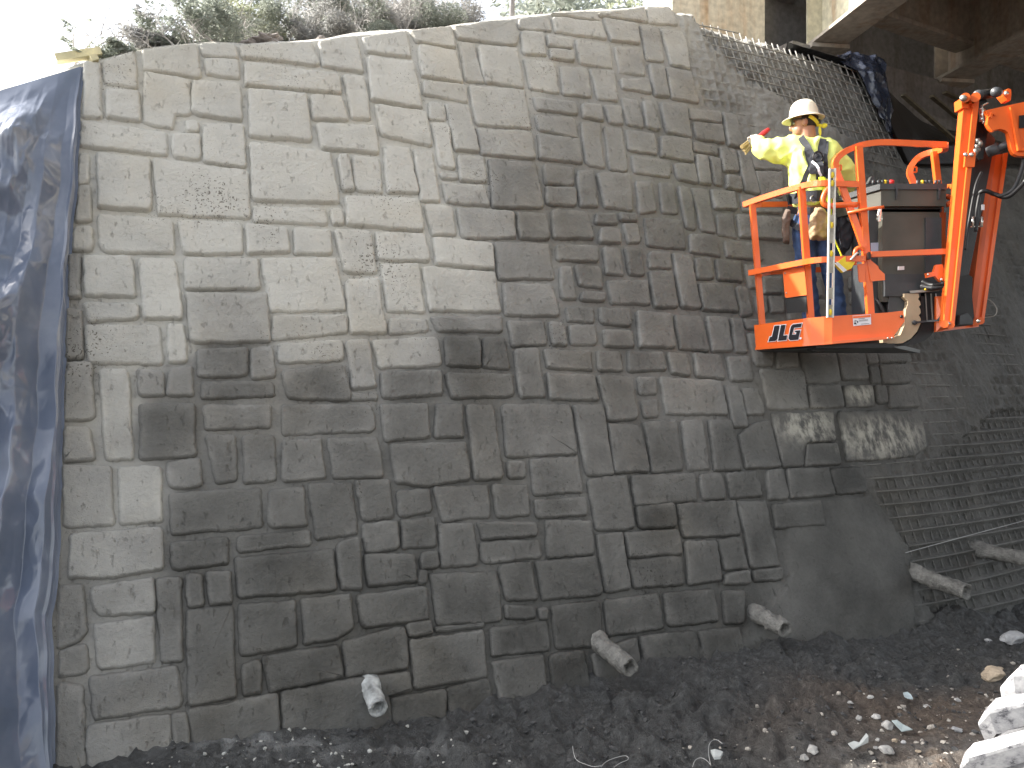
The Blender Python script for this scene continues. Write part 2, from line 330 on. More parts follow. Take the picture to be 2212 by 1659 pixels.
# ------------------------------------------------------------------ stone outlines, read off the wall (frame units), one stone per line
STONES = """
184,136 214,138 218,250 178,249
222,130 290,107 296,188 230,176
230,191 299,197 302,259 230,250
309,106 424,93 434,164 313,148
312,153 408,168 411,243 377,245 372,274 311,262
416,172 518,180 521,258 440,246 416,238
433,92 508,93 514,122 438,117
443,125 514,128 516,166 447,158
177,261 360,283 360,331 175,311
404,258 426,260 427,280 405,279
375,287 430,288 431,342 375,336
440,266 525,268 531,360 440,347
173,328 189,330 191,390 170,394
211,328 322,342 326,440 320,452 213,443
333,343 535,368 540,468 342,460
521,96 673,87 689,137 525,120
689,88 768,75 785,152 698,139
786,79 878,66 889,120 793,108
886,62 975,56 985,102 900,84
981,54 1110,40 1121,75 1115,97 991,80
530,133 733,158 737,197 531,181
744,161 786,164 801,255 762,252
794,121 892,132 913,233 805,212
905,93 985,108 999,175 913,162
538,193 662,201 673,301 541,292
673,205 738,207 752,255 678,253
914,173 1006,183 1010,218 917,201
993,90 1023,94 1045,175 1008,171
1033,98 1118,103 1131,187 1049,176
685,265 810,272 818,327 695,318
812,225 920,240 933,313 826,289
928,218 958,222 963,257 930,254
964,223 1014,227 1035,325 985,323
1014,184 1131,195 1146,276 1031,266
934,266 968,268 983,362 951,357
542,310 713,330 733,435 548,428
731,333 753,333 765,408 743,408
763,336 819,340 826,413 771,409
830,313 885,316 906,414 838,413
896,322 933,326 950,432 912,430
953,373 986,373 988,382 957,382
990,336 1044,338 1052,390 995,387
958,393 1045,400 1059,441 965,434
1033,276 1148,284 1158,340 1040,330
1058,342 1158,349 1176,447 1066,444
1122,40 1186,30 1192,65 1122,58
1194,36 1298,48 1311,83 1201,66
1189,28 1288,23 1297,44 1240,34
1294,28 1393,15 1400,45 1300,33
1398,14 1448,16 1466,53 1404,46
1306,37 1378,52 1382,92 1321,86
1384,55 1423,61 1436,131 1399,127
1431,62 1474,68 1482,85 1490,147 1450,138
1127,65 1174,70 1181,118 1131,113
1184,75 1235,83 1237,103 1186,96
1189,105 1239,108 1242,131 1191,123
1245,85 1316,95 1324,145 1254,135
1328,100 1386,103 1395,160 1339,155
1132,126 1198,135 1208,198 1148,190
1211,140 1269,146 1279,208 1219,200
1277,148 1328,153 1335,216 1293,212
1342,170 1401,171 1409,200 1346,190
1404,138 1435,143 1446,206 1415,205
1439,145 1494,153 1511,220 1453,210
1153,208 1243,220 1247,245 1161,235
1257,222 1298,226 1305,260 1259,251
1307,228 1340,230 1347,268 1318,263
1343,210 1379,215 1389,273 1356,266
1391,216 1411,221 1427,280 1398,273
1427,220 1484,228 1495,295 1441,283
1491,233 1556,240 1559,263 1494,253
1499,263 1561,268 1569,306 1507,296
1562,240 1592,248 1607,316 1576,310
1159,250 1241,254 1250,296 1166,278
1256,263 1295,268 1308,361 1269,351
1306,273 1344,278 1357,368 1319,362
1163,290 1250,300 1260,350 1168,341
1354,280 1415,288 1420,332 1359,322
1429,293 1494,300 1499,348 1429,335
1498,305 1549,315 1553,333 1501,322
1366,335 1449,348 1449,382 1371,371
1458,352 1501,353 1508,394 1464,386
1505,335 1528,338 1538,397 1511,395
1536,338 1556,341 1563,400 1546,396
1556,318 1588,323 1598,369 1566,367
1571,378 1600,381 1606,411 1571,404
1594,326 1621,338 1642,418 1611,411
1624,338 1690,345 1690,365 1631,362
1632,370 1690,372 1690,425 1645,425
1176,356 1239,361 1240,397 1181,395
1248,367 1281,369 1293,443 1256,443
1182,403 1243,405 1246,440 1184,438
1291,372 1361,377 1367,453 1308,445
1376,390 1408,390 1419,456 1383,458
1426,394 1453,398 1465,460 1432,458
1466,402 1490,405 1505,494 1483,493
1497,405 1531,408 1547,503 1516,496
1538,408 1588,414 1593,452 1546,449
1601,418 1690,432 1690,460 1606,455
1551,460 1583,462 1593,512 1553,505
1594,464 1690,470 1690,517 1600,510
988,447 1110,456 1115,512 1000,510
1119,457 1180,460 1188,515 1125,512
1193,452 1268,457 1283,513 1198,513
1291,460 1328,462 1335,481 1290,478
1341,460 1375,462 1377,477 1343,473
1301,492 1338,496 1342,524 1296,520
1348,482 1377,482 1383,521 1358,522
1393,470 1473,475 1483,537 1401,528
1491,505 1547,507 1558,552 1493,542
1566,518 1640,525 1650,562 1571,552
1071,523 1186,525 1196,600 1080,600
1204,528 1290,532 1293,563 1205,560
1306,533 1338,537 1348,592 1311,590
1352,535 1385,537 1393,593 1361,592
1404,542 1448,545 1451,577 1404,576
1456,547 1493,555 1516,665 1474,662
1504,557 1536,557 1543,600 1508,600
1549,560 1601,565 1605,607 1553,602
1611,570 1690,575 1690,588 1646,590 1640,620 1622,620
1211,575 1234,575 1245,644 1214,644
1244,572 1297,575 1303,620 1253,614
1258,630 1306,632 1306,650 1256,646
1313,605 1397,607 1406,656 1323,652
1404,585 1453,587 1467,662 1416,661
1511,610 1583,617 1596,672 1521,667
1593,618 1612,620 1628,677 1603,680
1649,597 1690,597 1693,632 1652,632
1663,640 1694,639 1697,671 1667,675
1633,640 1655,640 1658,675 1640,677
1838,598 1867,597 1871,622 1839,624
1838,632 1870,630 1873,654 1840,657
1702,600 1770,600 1776,640 1706,640
1700,650 1780,648 1786,690 1708,692
1088,612 1190,615 1208,680 1093,677
1223,662 1282,665 1285,695 1228,692
1298,665 1361,667 1363,702 1301,697
1378,672 1450,677 1458,748 1383,747
1461,680 1516,682 1532,755 1471,752
1528,682 1571,685 1585,757 1541,757
1581,687 1603,690 1616,760 1591,757
1609,687 1680,690 1680,710 1614,709
1617,720 1668,730 1672,788 1634,787
1100,692 1176,692 1183,742 1108,746
1191,695 1217,697 1224,742 1196,742
1231,702 1286,702 1292,742 1236,742
1306,712 1366,713 1371,747 1308,746
1114,755 1162,753 1178,855 1124,857
1177,755 1277,757 1281,797 1184,792
1291,757 1338,760 1346,797 1296,797
1358,757 1433,760 1440,797 1361,800
1446,762 1483,765 1493,810 1453,805
1501,763 1556,767 1566,817 1506,810
1573,770 1618,770 1628,820 1581,820
1183,805 1286,810 1295,863 1192,859
1294,810 1364,814 1379,902 1316,907
1381,815 1417,815 1420,849 1384,851
1388,866 1421,862 1424,898 1394,902
1428,813 1556,824 1573,894 1441,892
1567,830 1596,833 1618,921 1586,922
1606,838 1638,840 1653,892 1616,892
1645,798 1735,802 1747,880 1662,882
1679,753 1720,751 1727,790 1682,793
1730,752 1804,757 1818,822 1744,825
1809,757 1867,752 1877,817 1824,819
1871,755 1892,755 1899,783 1879,783
1897,752 1954,747 1963,780 1904,780
1881,790 1898,792 1905,824 1886,825
1905,788 1964,787 1972,824 1910,825
1747,832 1816,832 1825,877 1754,878
1824,832 1887,832 1892,874 1832,877
1895,834 1912,834 1919,870 1899,869
1919,834 1974,832 1986,877 1924,879
1669,892 1799,889 1806,949 1742,954 1737,1004 1694,1007
1744,959 1809,957 1819,1002 1742,1004
1814,889 1991,887 2005,962 1981,982 1834,994
1702,1014 1790,1009 1805,1068 1709,1074
1797,1012 1864,1009 1874,1062 1809,1066
1657,1016 1692,1014 1704,1075 1664,1077
1672,1090 1772,1082 1782,1134 1679,1140
1086,873 1233,874 1247,977 1097,985
1241,874 1301,876 1326,1022 1269,1026
1314,914 1383,917 1403,1017 1331,1019
1394,912 1461,907 1476,1013 1411,1019
1474,909 1518,907 1536,1012 1489,1014
1534,909 1578,907 1604,1012 1546,1016
1598,938 1625,917 1664,905 1688,1006 1614,1010
1099,997 1134,997 1136,1029 1103,1031
1147,992 1250,985 1260,1060 1156,1066
1271,1034 1352,1027 1371,1138 1291,1144
1366,1028 1501,1022 1508,1079 1376,1089
1514,1024 1558,1020 1571,1075 1521,1078
1571,1022 1633,1019 1648,1070 1581,1074
1066,1047 1139,1047 1146,1109 1076,1117
1158,1081 1266,1074 1270,1111 1163,1116
1376,1094 1456,1089 1462,1135 1383,1138
1466,1089 1588,1082 1601,1154 1478,1159
1597,1084 1656,1081 1684,1220 1627,1226
1033,1127 1158,1129 1161,1154 1045,1163
1181,1124 1278,1124 1285,1194 1186,1202
1292,1155 1343,1152 1363,1270 1311,1276
1350,1151 1466,1144 1474,1194 1361,1202
1361,1210 1474,1202 1479,1260 1371,1268
1481,1170 1548,1170 1560,1253 1491,1260
1554,1166 1601,1160 1618,1227 1568,1231
1568,1239 1619,1234 1622,1258 1568,1262
1629,1233 1690,1226 1692,1250 1633,1254
1040,1172 1164,1165 1171,1203 1043,1213
1160,1214 1286,1204 1303,1281 1174,1295
1080,1220 1149,1214 1160,1292 1095,1297
1093,1308 1155,1309 1159,1334 1095,1336
1166,1314 1182,1314 1184,1336 1168,1336
1193,1309 1296,1297 1303,1375 1290,1394 1204,1401
1308,1297 1423,1282 1435,1354 1318,1372
1438,1282 1541,1272 1553,1340 1448,1350
1563,1275 1610,1276 1608,1344 1569,1347
1061,1357 1183,1342 1189,1404 1065,1417
1067,1430 1174,1415 1187,1527 1086,1540
1187,1414 1264,1404 1281,1517 1201,1524
1281,1414 1376,1377 1396,1494 1301,1509
1386,1375 1501,1362 1518,1456 1404,1484
1512,1362 1600,1355 1615,1440 1530,1455
549,443 703,449 708,482 550,474
715,450 738,450 744,480 720,482
748,422 906,430 915,497 750,482
920,442 976,445 985,503 936,504
385,475 522,480 525,545 398,545
534,484 620,492 625,542 536,546
638,492 713,495 719,547 638,545
723,493 799,500 815,587 745,585
813,500 918,505 928,562 820,557
938,512 1063,525 1068,578 943,567
568,557 725,558 745,667 585,669
400,554 556,558 562,622 402,622
748,605 815,602 835,718 760,717
825,570 903,570 918,672 840,670
915,577 1070,587 1083,671 930,667
402,632 576,632 585,735 415,737
593,682 748,680 750,717 588,730
843,687 923,687 928,712 843,720
935,685 1083,682 1083,713 948,712
603,742 738,735 740,775 603,782
748,737 796,735 813,834 762,838
760,849 815,847 816,861 761,862
806,735 945,727 955,785 820,792
963,727 1035,727 1040,790 966,787
1046,730 1090,727 1103,795 1046,792
823,804 953,800 955,849 828,859
967,807 1106,808 1110,853 978,857
611,800 743,787 757,862 623,859
543,752 588,748 596,812 545,816
436,822 590,824 593,854 436,858
172,400 193,398 197,472 163,476
160,488 196,487 200,525 192,537 156,537
215,462 370,475 377,545 226,539 216,520
180,552 285,555 290,637 185,635
300,557 375,560 383,580 392,685 312,685
183,652 295,655 297,685 192,690
185,702 342,702 350,777 345,783 193,780
365,700 396,700 402,780 365,780
150,550 170,550 172,640 148,640
146,665 173,670 176,770 144,772
145,782 198,782 201,902 140,904
217,796 275,797 287,990 227,994
297,797 352,802 355,853 302,854
368,795 411,790 417,853 360,853
427,755 532,752 536,811 430,810
140,922 192,923 202,990 136,995
304,874 418,874 425,984 304,990
440,875 582,875 583,920 445,926
610,874 805,875 810,920 798,930 613,937
823,874 923,872 930,942 833,950
943,872 998,872 1003,942 943,942
1010,875 1065,875 1088,1032 1028,1036
445,940 507,940 511,1035 468,1042
526,940 590,942 596,1036 530,1041
613,953 693,947 703,1030 613,1037
710,947 815,945 828,1027 723,1032
845,960 1005,955 1017,1035 928,1047 858,1040
360,1000 430,990 433,1046 368,1050
137,1007 238,1007 245,1132 140,1134
257,1009 345,1007 350,1124 262,1130
368,1066 565,1053 567,1137 373,1152
152,1154 347,1139 352,1228 225,1247 150,1245
370,1172 490,1162 492,1217 375,1227
583,1060 655,1052 664,1133 583,1137
668,1044 760,1042 773,1152 685,1164
770,1039 840,1037 850,1114 785,1124
860,1060 928,1057 932,1102 865,1114
938,1052 1053,1047 1058,1114 960,1124
513,1160 668,1144 671,1174 515,1190
785,1134 857,1127 862,1182 793,1192
868,1124 938,1119 942,1177 872,1182
950,1132 1023,1129 1033,1217 955,1224
790,1199 895,1197 902,1255 798,1264
910,1194 945,1192 949,1224 913,1229
728,1174 775,1162 782,1269 740,1271
510,1205 720,1187 727,1272 516,1290
130,1266 175,1264 185,1364 172,1379 127,1396
197,1268 330,1249 332,1321 220,1328 200,1316
204,1349 330,1331 332,1429 212,1444
338,1249 390,1246 392,1427 350,1429
403,1240 437,1238 438,1307 407,1311
448,1237 495,1234 500,1301 455,1304
127,1406 185,1390 190,1440 180,1455 126,1462
125,1476 178,1479 184,1700 122,1700
195,1464 378,1441 392,1524 203,1554
190,1569 368,1544 372,1700 190,1700
373,1544 403,1539 412,1650 384,1665
405,1319 500,1309 508,1504 410,1522
408,1534 598,1500 608,1610 425,1640
517,1305 636,1299 640,1393 522,1415
653,1294 758,1282 763,1357 728,1379 658,1391
773,1287 920,1267 928,1337 788,1354
932,1240 1072,1234 1085,1339 948,1349
906,1234 922,1232 920,1258 908,1258
568,1419 730,1394 740,1461 585,1494
525,1435 562,1424 564,1494 528,1502
743,1384 875,1352 883,1441 753,1459
880,1347 930,1340 935,1367 888,1374
942,1355 1045,1345 1046,1352 944,1364
888,1384 1043,1362 1053,1461 900,1486
608,1494 750,1470 885,1452 890,1490 838,1500 850,1590 620,1610
848,1509 963,1489 965,1560 853,1575
968,1489 1056,1467 1068,1550 978,1562
"""
STONES = [[tuple(map(float, p.split(','))) for p in ln.split()] for ln in STONES.strip().splitlines()]

# how dry (pale) the shotcrete is over the wall: fresh mix is dark, older work has cured pale; lower-left values also darkened to hold shade
DRY_SHADE = [(260,200,1),(350,400,1),(480,420,1),(620,250,1),(640,380,1),(850,170,1),(850,280,1),(940,300,.95),(880,450,1),(990,550,.95),(870,620,1),
(660,610,.95),(480,520,.95),(230,590,.9),(340,620,.95),(1000,620,.85),(990,210,.85),(960,80,.95),(650,110,.95),(270,740,.8),(670,750,.8),(250,880,.75),
(170,960,.55),(190,1070,.62),(300,1070,.66),(220,1180,.55),(265,1290,.5),(265,1390,.55),(380,740,.85),(480,690,.6),(870,760,.68),(170,850,.5),
(165,720,.45),(150,600,.5),(480,780,.16),(480,840,.2),(360,930,.1),(390,825,.35),(680,825,.22),(890,830,.22),(1000,760,.12),(1070,760,.15),(1040,830,.2),(780,800,.6),
(1050,140,.78),(1080,230,.74),(1090,310,.6),(1110,400,.38),(1040,365,.75),(1150,150,.8),(1250,50,.9),(1400,30,.9),(1250,110,.72),(1250,170,.62),(1400,170,.54),(1400,90,.62),(1240,240,.48),(1300,320,.46),
(1220,400,.35),(1400,300,.35),(1550,270,.38),(1050,480,.6),(1150,490,.33),(1130,560,.42),(1150,650,.48),(1140,720,.36),(1300,470,.3),(1450,500,.27),
(1300,620,.3),(1450,720,.25),(1350,780,.27),(1500,850,.34),(1690,830,.4),(1160,900,.22),(1300,950,.22),(1450,960,.2),(700,900,.3),(510,900,.28),
(500,980,.3),(700,990,.24),(930,1000,.2),(460,1100,.15),(700,1100,.17),(1000,1100,.17),(600,1230,.15),(440,1200,.15),(900,1290,.12),(450,1400,.15),
(360,1330,.3),(300,1490,.34),(280,1600,.36),(150,1320,.3),(150,1560,.3),(650,1430,.12),(1000,1420,.1),(1250,1350,.08),(1400,1200,.12),(1600,1150,.1),
(1800,1050,.06),(1910,930,.14),(1720,940,.2),(1860,852,.2),(1780,855,.3),(1950,855,.2),(1500,1300,.06),(1300,1480,.05),(500,1560,.12),(900,1530,.07),(1550,150,.55),(1700,200,.48),(1800,200,.42),
(1900,400,.16),(2050,700,.1),(2100,1000,.06),(1850,1250,.05),(2000,1300,.03),(1780,970,.08),(1650,960,.15)]
DRY_SHADE = np.array(DRY_SHADE)
def dry_shade(fx, fy):
    fx = np.asarray(fx, float).ravel(); fy = np.asarray(fy, float).ravel()
    out = np.empty(fx.shape)
    for i in range(0, len(fx), 20000):
        dx = fx[i:i+20000, None] - DRY_SHADE[None, :, 0]; dy = fy[i:i+20000, None] - DRY_SHADE[None, :, 1]
        wt = 1.0 / (dx * dx + dy * dy + 500.0) ** 2
        out[i:i+20000] = (wt * DRY_SHADE[None, :, 2]).sum(1) / wt.sum(1)
    return out
# ------------------------------------------------------------------ the battered wall as a ruled surface P(s, h)
BAT = R(22.0)
S_TAB = np.arange(-9, 16.001, 0.02)
TH_TAB = R(22) + R(13) * np.clip((S_TAB - 1.2) / 3.2, 0, 1) ** 2 * (3 - 2 * np.clip((S_TAB - 1.2) / 3.2, 0, 1))
_cx = np.concatenate([[0], np.cumsum(0.02 * np.cos(TH_TAB[:-1]))])
_cy = np.concatenate([[0], np.cumsum(0.02 * np.sin(TH_TAB[:-1]))])
_i0 = int(np.argmin(abs(S_TAB)))
P0X, P0Y = (1400 - CX) / FOC * 5.75, 5.75
_cx = _cx - _cx[_i0] + P0X
_cy = _cy - _cy[_i0] + P0Y
SB, CB = math.sin(BAT), math.cos(BAT)
def wall_pt(s, h, off=0.0):
    s = np.asarray(s, float); h = np.asarray(h, float)
    th = np.interp(s, S_TAB, TH_TAB)
    x = np.interp(s, S_TAB, _cx); y = np.interp(s, S_TAB, _cy)
    # up-slope leans away from the viewer; outward normal points to the viewer and up
    x = x - np.sin(th) * SB * h + np.sin(th) * CB * off
    y = y + np.cos(th) * SB * h - np.cos(th) * CB * off
    z = CB * h + SB * off
    return np.stack([x, y, z], -1)
def to_frame(p):
    p = np.asarray(p, float)
    return CX + FOC * p[..., 0] / p[..., 1], CY - FOC * (p[..., 2] - CAMZ) / p[..., 1]
def wall_uv(fx, fy, off=0.0):
    fx = np.asarray(fx, float).ravel(); fy = np.asarray(fy, float).ravel()
    s = (fx - 1106) / 300.0; h = (1500 - fy) / 270.0
    for it in range(40):
        e = 1e-4
        a, b = to_frame(wall_pt(s, h, off)); c, d = to_frame(wall_pt(s + e, h, off)); g, k = to_frame(wall_pt(s, h + e, off))
        j11 = (c - a) / e; j21 = (d - b) / e; j12 = (g - a) / e; j22 = (k - b) / e
        det = j11 * j22 - j12 * j21
        r1 = fx - a; r2 = fy - b
        ds = np.clip((r1 * j22 - r2 * j12) / det, -1, 1); dh = np.clip((j11 * r2 - j21 * r1) / det, -1, 1)
        s = s + ds; h = h + dh
    return s, h

def in_poly(px, py, poly):
    px = np.asarray(px); py = np.asarray(py)
    c = np.zeros(px.shape, bool)
    n = len(poly)
    for i in range(n):
        x1, y1 = poly[i]; x2, y2 = poly[(i + 1) % n]
        cond = ((y1 > py) != (y2 > py)) & (px < (x2 - x1) * (py - y1) / (y2 - y1 + 1e-9) + x1)
        c ^= cond
    return c

# crest line of the wall
CREST = [(-400,300),(60,180),(180,138),(222,128),(300,106),(424,91),(520,94),(600,90),(673,84),(768,73),(880,63),(978,54),(1110,37),(1190,28),(1290,21),(1395,12),(1440,13),
         (1462,30),(1500,33),(1530,46),(1600,68),(1700,99),(1742,112),(1800,128),(1868,150),(1882,190),(1900,262),(1916,312),(1932,350),(1990,362),(2100,360),(2300,366)]
cs, ch = wall_uv([p[0] for p in CREST], [p[1] for p in CREST])
cs = np.maximum.accumulate(cs + np.arange(len(cs)) * 1e-4)
def crest_h(s): return np.interp(s, cs, ch)

ROUGH = [(1455,-60),(1470,40),(1478,90),(1500,190),(1517,228),(1556,232),(1598,246),(1612,318),(1694,345),(1698,440),(1860,500),(1958,745),(1978,832),(1992,890),(2006,965),(1983,988),(1838,1002),
         (1870,1012),(1880,1066),(1900,1100),(1962,1180),(1975,1300),(1985,1420),(3500,1700),(3500,-60)]
MESHTOP = [(1490,0),(1512,60),(1560,120),(1640,190),(1760,262),(1930,330),(2000,300),(2000,0)]
MESHLOW = [(1880,1030),(1990,1012),(2080,950),(2140,900),(3300,760),(3300,1800),(2010,1320),(1975,1200)]
SMOOTH = [(1695,1085),(1785,1080),(1880,1070),(1960,1180),(1980,1400),(1800,1440),(1400,1520),(1390,1430),(1600,1370),(1700,1260)]
PITCH = 0.118
def wall_offset(s, h, fx, fy):
    n1 = fbm(s * 1.1, h * 1.1, 3.1, 3); n2 = fbm(s * 7, h * 7, 1.7, 3); n3 = fbm(s * 19, h * 19, 5.2, 3)
    off = 0.012 * n1 + 0.004 * n2 + 0.0025 * n3
    jx = fx + 14 * n2 + 10 * n3; jy = fy + 10 * n3
    rough = in_poly(jx, jy, ROUGH)
    top = in_poly(jx + 25 * n1 + 25 * n2, jy + 18 * n2 + 30 * n1, MESHTOP) & rough
    low = in_poly(jx + 25 * n2, jy + 25 * n1, MESHLOW) & rough
    smooth = in_poly(fx, fy, SMOOTH)
    cell = 1 - np.clip(np.maximum(abs(np.sin(math.pi * s / PITCH)), abs(np.sin(math.pi * h / PITCH))), 0, 1)   # 1 on crossings
    line = np.clip(1.25 - 1.6 * np.minimum(abs(np.sin(math.pi * s / PITCH)), abs(np.sin(math.pi * h / PITCH))), 0, 1)
    # rough sprayed coat, with rows of cavities between the wires where it has not closed over
    r = 0.005 + 0.030 * n1 + 0.022 * n2 + 0.016 * n3
    cav = np.clip((fbm(s * 1.6, h * 1.6, 8.3, 3) + 0.10) * 3.0, 0, 1) * (1 - line) * np.clip(0.55 + n3 * 1.2, 0, 1)
    r = r - 0.040 * cav
    rt = -0.10 + 0.030 * n2 + 0.02 * n3 + 0.055 * line * np.clip(0.5 + 1.3 * n2, 0, 1)
    hl = np.clip(1.3 - 1.5 * abs(np.sin(math.pi * h / PITCH)), 0, 1)
    rl = -0.040 + 0.018 * n2 + 0.012 * n3 + 0.040 * hl * np.clip(0.8 + 0.6 * n1, 0, 1)
    r = np.where(top, rt, np.where(low, rl, r))
    off = np.where(rough, r, off)
    off = np.where(smooth & ~rough, 0.022 + 0.010 * n1 + 0.004 * n2, off)
    return off

def set_attr(me, name, vals):
    a = me.attributes.new(name, 'FLOAT', 'POINT')
    a.data.foreach_set('value', np.asarray(vals, dtype=np.float32))

M_CONC = concrete_mat('shotcrete', True, 0.7)
M_ROUGH = concrete_mat('rough_shotcrete', False, 1.0, 0.8)
wall = empty('retaining_wall', (P0X, P0Y, 0), 'curved grey retaining wall of hand-carved shotcrete blocks, leaning back', 'wall')

# backing face (joints between the blocks) and the sprayed coat under the bridge: one displaced sheet with a rounded crest
def grid_mesh(name, s, mat, hlow, nh, parent, dry_jit=0.12):
    t = np.linspace(0, 1, nh)
    Hc = crest_h(s) - 0.02
    S = np.repeat(s[:, None], nh, 1)
    H = hlow + np.minimum((Hc.max() - hlow) * t[None, :], Hc[:, None] - hlow)
    fx, fy = to_frame(wall_pt(S, H))
    off = wall_offset(S.ravel(), H.ravel(), fx.ravel(), fy.ravel()).reshape(S.shape)
    V = wall_pt(S, H, off)
    # crest: roll over backwards into the bank
    th = np.interp(s, S_TAB, TH_TAB)
    back = np.stack([-np.sin(th), np.cos(th), np.zeros_like(th)], -1)
    rows = [V]
    for k, (b, z) in enumerate([(0.05, 0.035), (0.13, 0.055), (0.3, 0.06), (0.7, 0.02)]):
        nz = 0.02 * fbm(s * 5, s * 0 + k, 2.0, 3)
        rows.append((V[:, -1] + back * b + np.array([0, 0, 1.0]) * (z + nz)[:, None])[:, None, :])
    A = np.concatenate(rows, 1)
    n, mcol = A.shape[:2]
    verts = A.reshape(-1, 3)
    idx = np.arange(n * mcol).reshape(n, mcol)
    F = np.stack([idx[:-1, :-1], idx[1:, :-1], idx[1:, 1:], idx[:-1, 1:]], -1).reshape(-1, 4)
    me = bpy.data.meshes.new(name)
    me.from_pydata(verts.tolist(), [], F.tolist())
    fxx, fyy = to_frame(verts)
    d = np.clip(dry_shade(fxx, fyy) + 0.04 + dry_jit * fbm(verts[:, 0] * 3, verts[:, 1] * 3, verts[:, 2] * 3, 3), 0, 1)
    set_attr(me, 'dry', d)
    me.update()
    return link(name, me, mat, parent, True)
S_SPLIT = float(wall_uv([1560], [300])[0][0])
s_a = np.arange(-5.6, 1.561, 0.03)
s_b = np.arange(1.535, 8.5, 0.0165)
grid_mesh('joint_face', s_a, M_CONC, -0.35, 210, wall)
grid_mesh('sprayed_face', s_b, M_ROUGH, -0.35, 430, wall)

# ---- the blocks
def stone_mesh(poly, seed, keep=None):
    rnd = random.Random(seed)
    s, h = wall_uv([p[0] for p in poly], [p[1] for p in poly], 0.03)
    C = [Vector((a, b)) for a, b in zip(s, h)]
    area = sum(C[i].x * C[(i + 1) % len(C)].y - C[(i + 1) % len(C)].x * C[i].y for i in range(len(C))) / 2
    if area < 0: C.reverse()
    n = len(C)
    # rounded corners
    out = []
    for i in range(n):
        a, b, c = C[i - 1], C[i], C[(i + 1) % n]
        la, lc = (a - b).length, (c - b).length
        r = min(rnd.choice((0.013, 0.014, 0.017, 0.022, 0.034)), 0.32 * la, 0.32 * lc)
        p, q = b + (a - b) * (r / la), b + (c - b) * (r / lc)
        for t in (0.0, 0.25, 0.5, 0.75, 1.0):
            out.append((1 - t) ** 2 * p + 2 * t * (1 - t) * b + t * t * q)
    pts = []
    m = len(out)
    for i in range(m):
        a, b = out[i], out[(i + 1) % m]
        k = max(1, int((b - a).length / 0.02))
        for j in range(k): pts.append(a + (b - a) * (j / k))
    m = len(pts)
    sd = seed * 3.7
    q = []
    for p in pts:
        w1 = mnoise.noise(Vector((p.x * 5, p.y * 5, sd))) * 0.008 + mnoise.noise(Vector((p.x * 20, p.y * 20, sd))) * 0.006 + mnoise.noise(Vector((p.x * 55, p.y * 55, sd))) * 0.005
        q.append((p, w1))
    nor = []
    for i in range(m):
        t = (pts[(i + 1) % m] - pts[i - 1]).normalized()
        nor.append(Vector((-t.y, t.x)))       # inward (ccw)
    pts = [p + nor[i] * q[i][1] for i, p in enumerate(pts)]
    cen = sum(pts, Vector((0, 0))) / m
    mind = min((p - cen).length for p in pts)
    T = rnd.uniform(0.026, 0.040)
    tilt = (rnd.uniform(-0.02, 0.02), rnd.uniform(-0.03, 0.03))
    rings = [(-0.018, -0.022), (-0.011, 0.30 * T), (-0.005, 0.68 * T), (0.001, 0.94 * T), (0.010, T)]
    SS, HH, OO = [], [], []
    for inset, o in rings:
        ins = min(inset, 0.35 * mind)
        for i, p in enumerate(pts):
            v = p + nor[i] * ins
            SS.append(v.x); HH.append(v.y); OO.append(o)
    for f in (0.35, 0.68):
        for i, p in enumerate(pts):
            v0 = p + nor[i] * min(0.010, 0.35 * mind)
            v = v0 + (cen - v0) * f
            SS.append(v.x); HH.append(v.y); OO.append(T)
    SS.append(cen.x); HH.append(cen.y); OO.append(T)
    SS = np.array(SS); HH = np.array(HH); OO = np.array(OO)
    face = OO > 0.5 * T
    nz = 0.011 * fbm(SS * 4.5, HH * 4.5, sd, 3) + 0.006 * np.abs(fbm(SS * 9 + 4, HH * 9, sd + 5, 3))
    OO = OO + np.where(face, nz + tilt[0] * (SS - cen.x) + tilt[1] * (HH - cen.y), 0)
    V = wall_pt(SS, HH, OO)
    F = []
    nr = len(rings) + 2
    for r in range(nr - 1):
        for i in range(m):
            j = (i + 1) % m
            F.append((r * m + i, r * m + j, (r + 1) * m + j, (r + 1) * m + i))
    c = nr * m
    for i in range(m): F.append(((nr - 1) * m + i, (nr - 1) * m + (i + 1) % m, c))
    fx, fy = to_frame(V)
    cfx, cfy = np.mean([p[0] for p in poly]), np.mean([p[1] for p in poly])
    dc = float(dry_shade([cfx], [cfy])[0]) + rnd.uniform(-0.07, 0.07)
    dl = dry_shade(fx, fy)
    d = np.clip(0.6 * dc + 0.4 * dl + 0.10 * fbm(V[:, 0] * 4, V[:, 1] * 4, V[:, 2] * 4 + sd, 3), 0, 1)
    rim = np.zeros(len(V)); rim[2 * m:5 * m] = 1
    d = np.clip(d + rim * (0.03 + 0.12 * np.clip(fbm(SS * 11, HH * 11, sd + 2, 2) + 0.1, 0, 1)), 0, 1)  # rims lifted paler: scraped paste, plus an edge highlight put into the colour
    return V, F, d

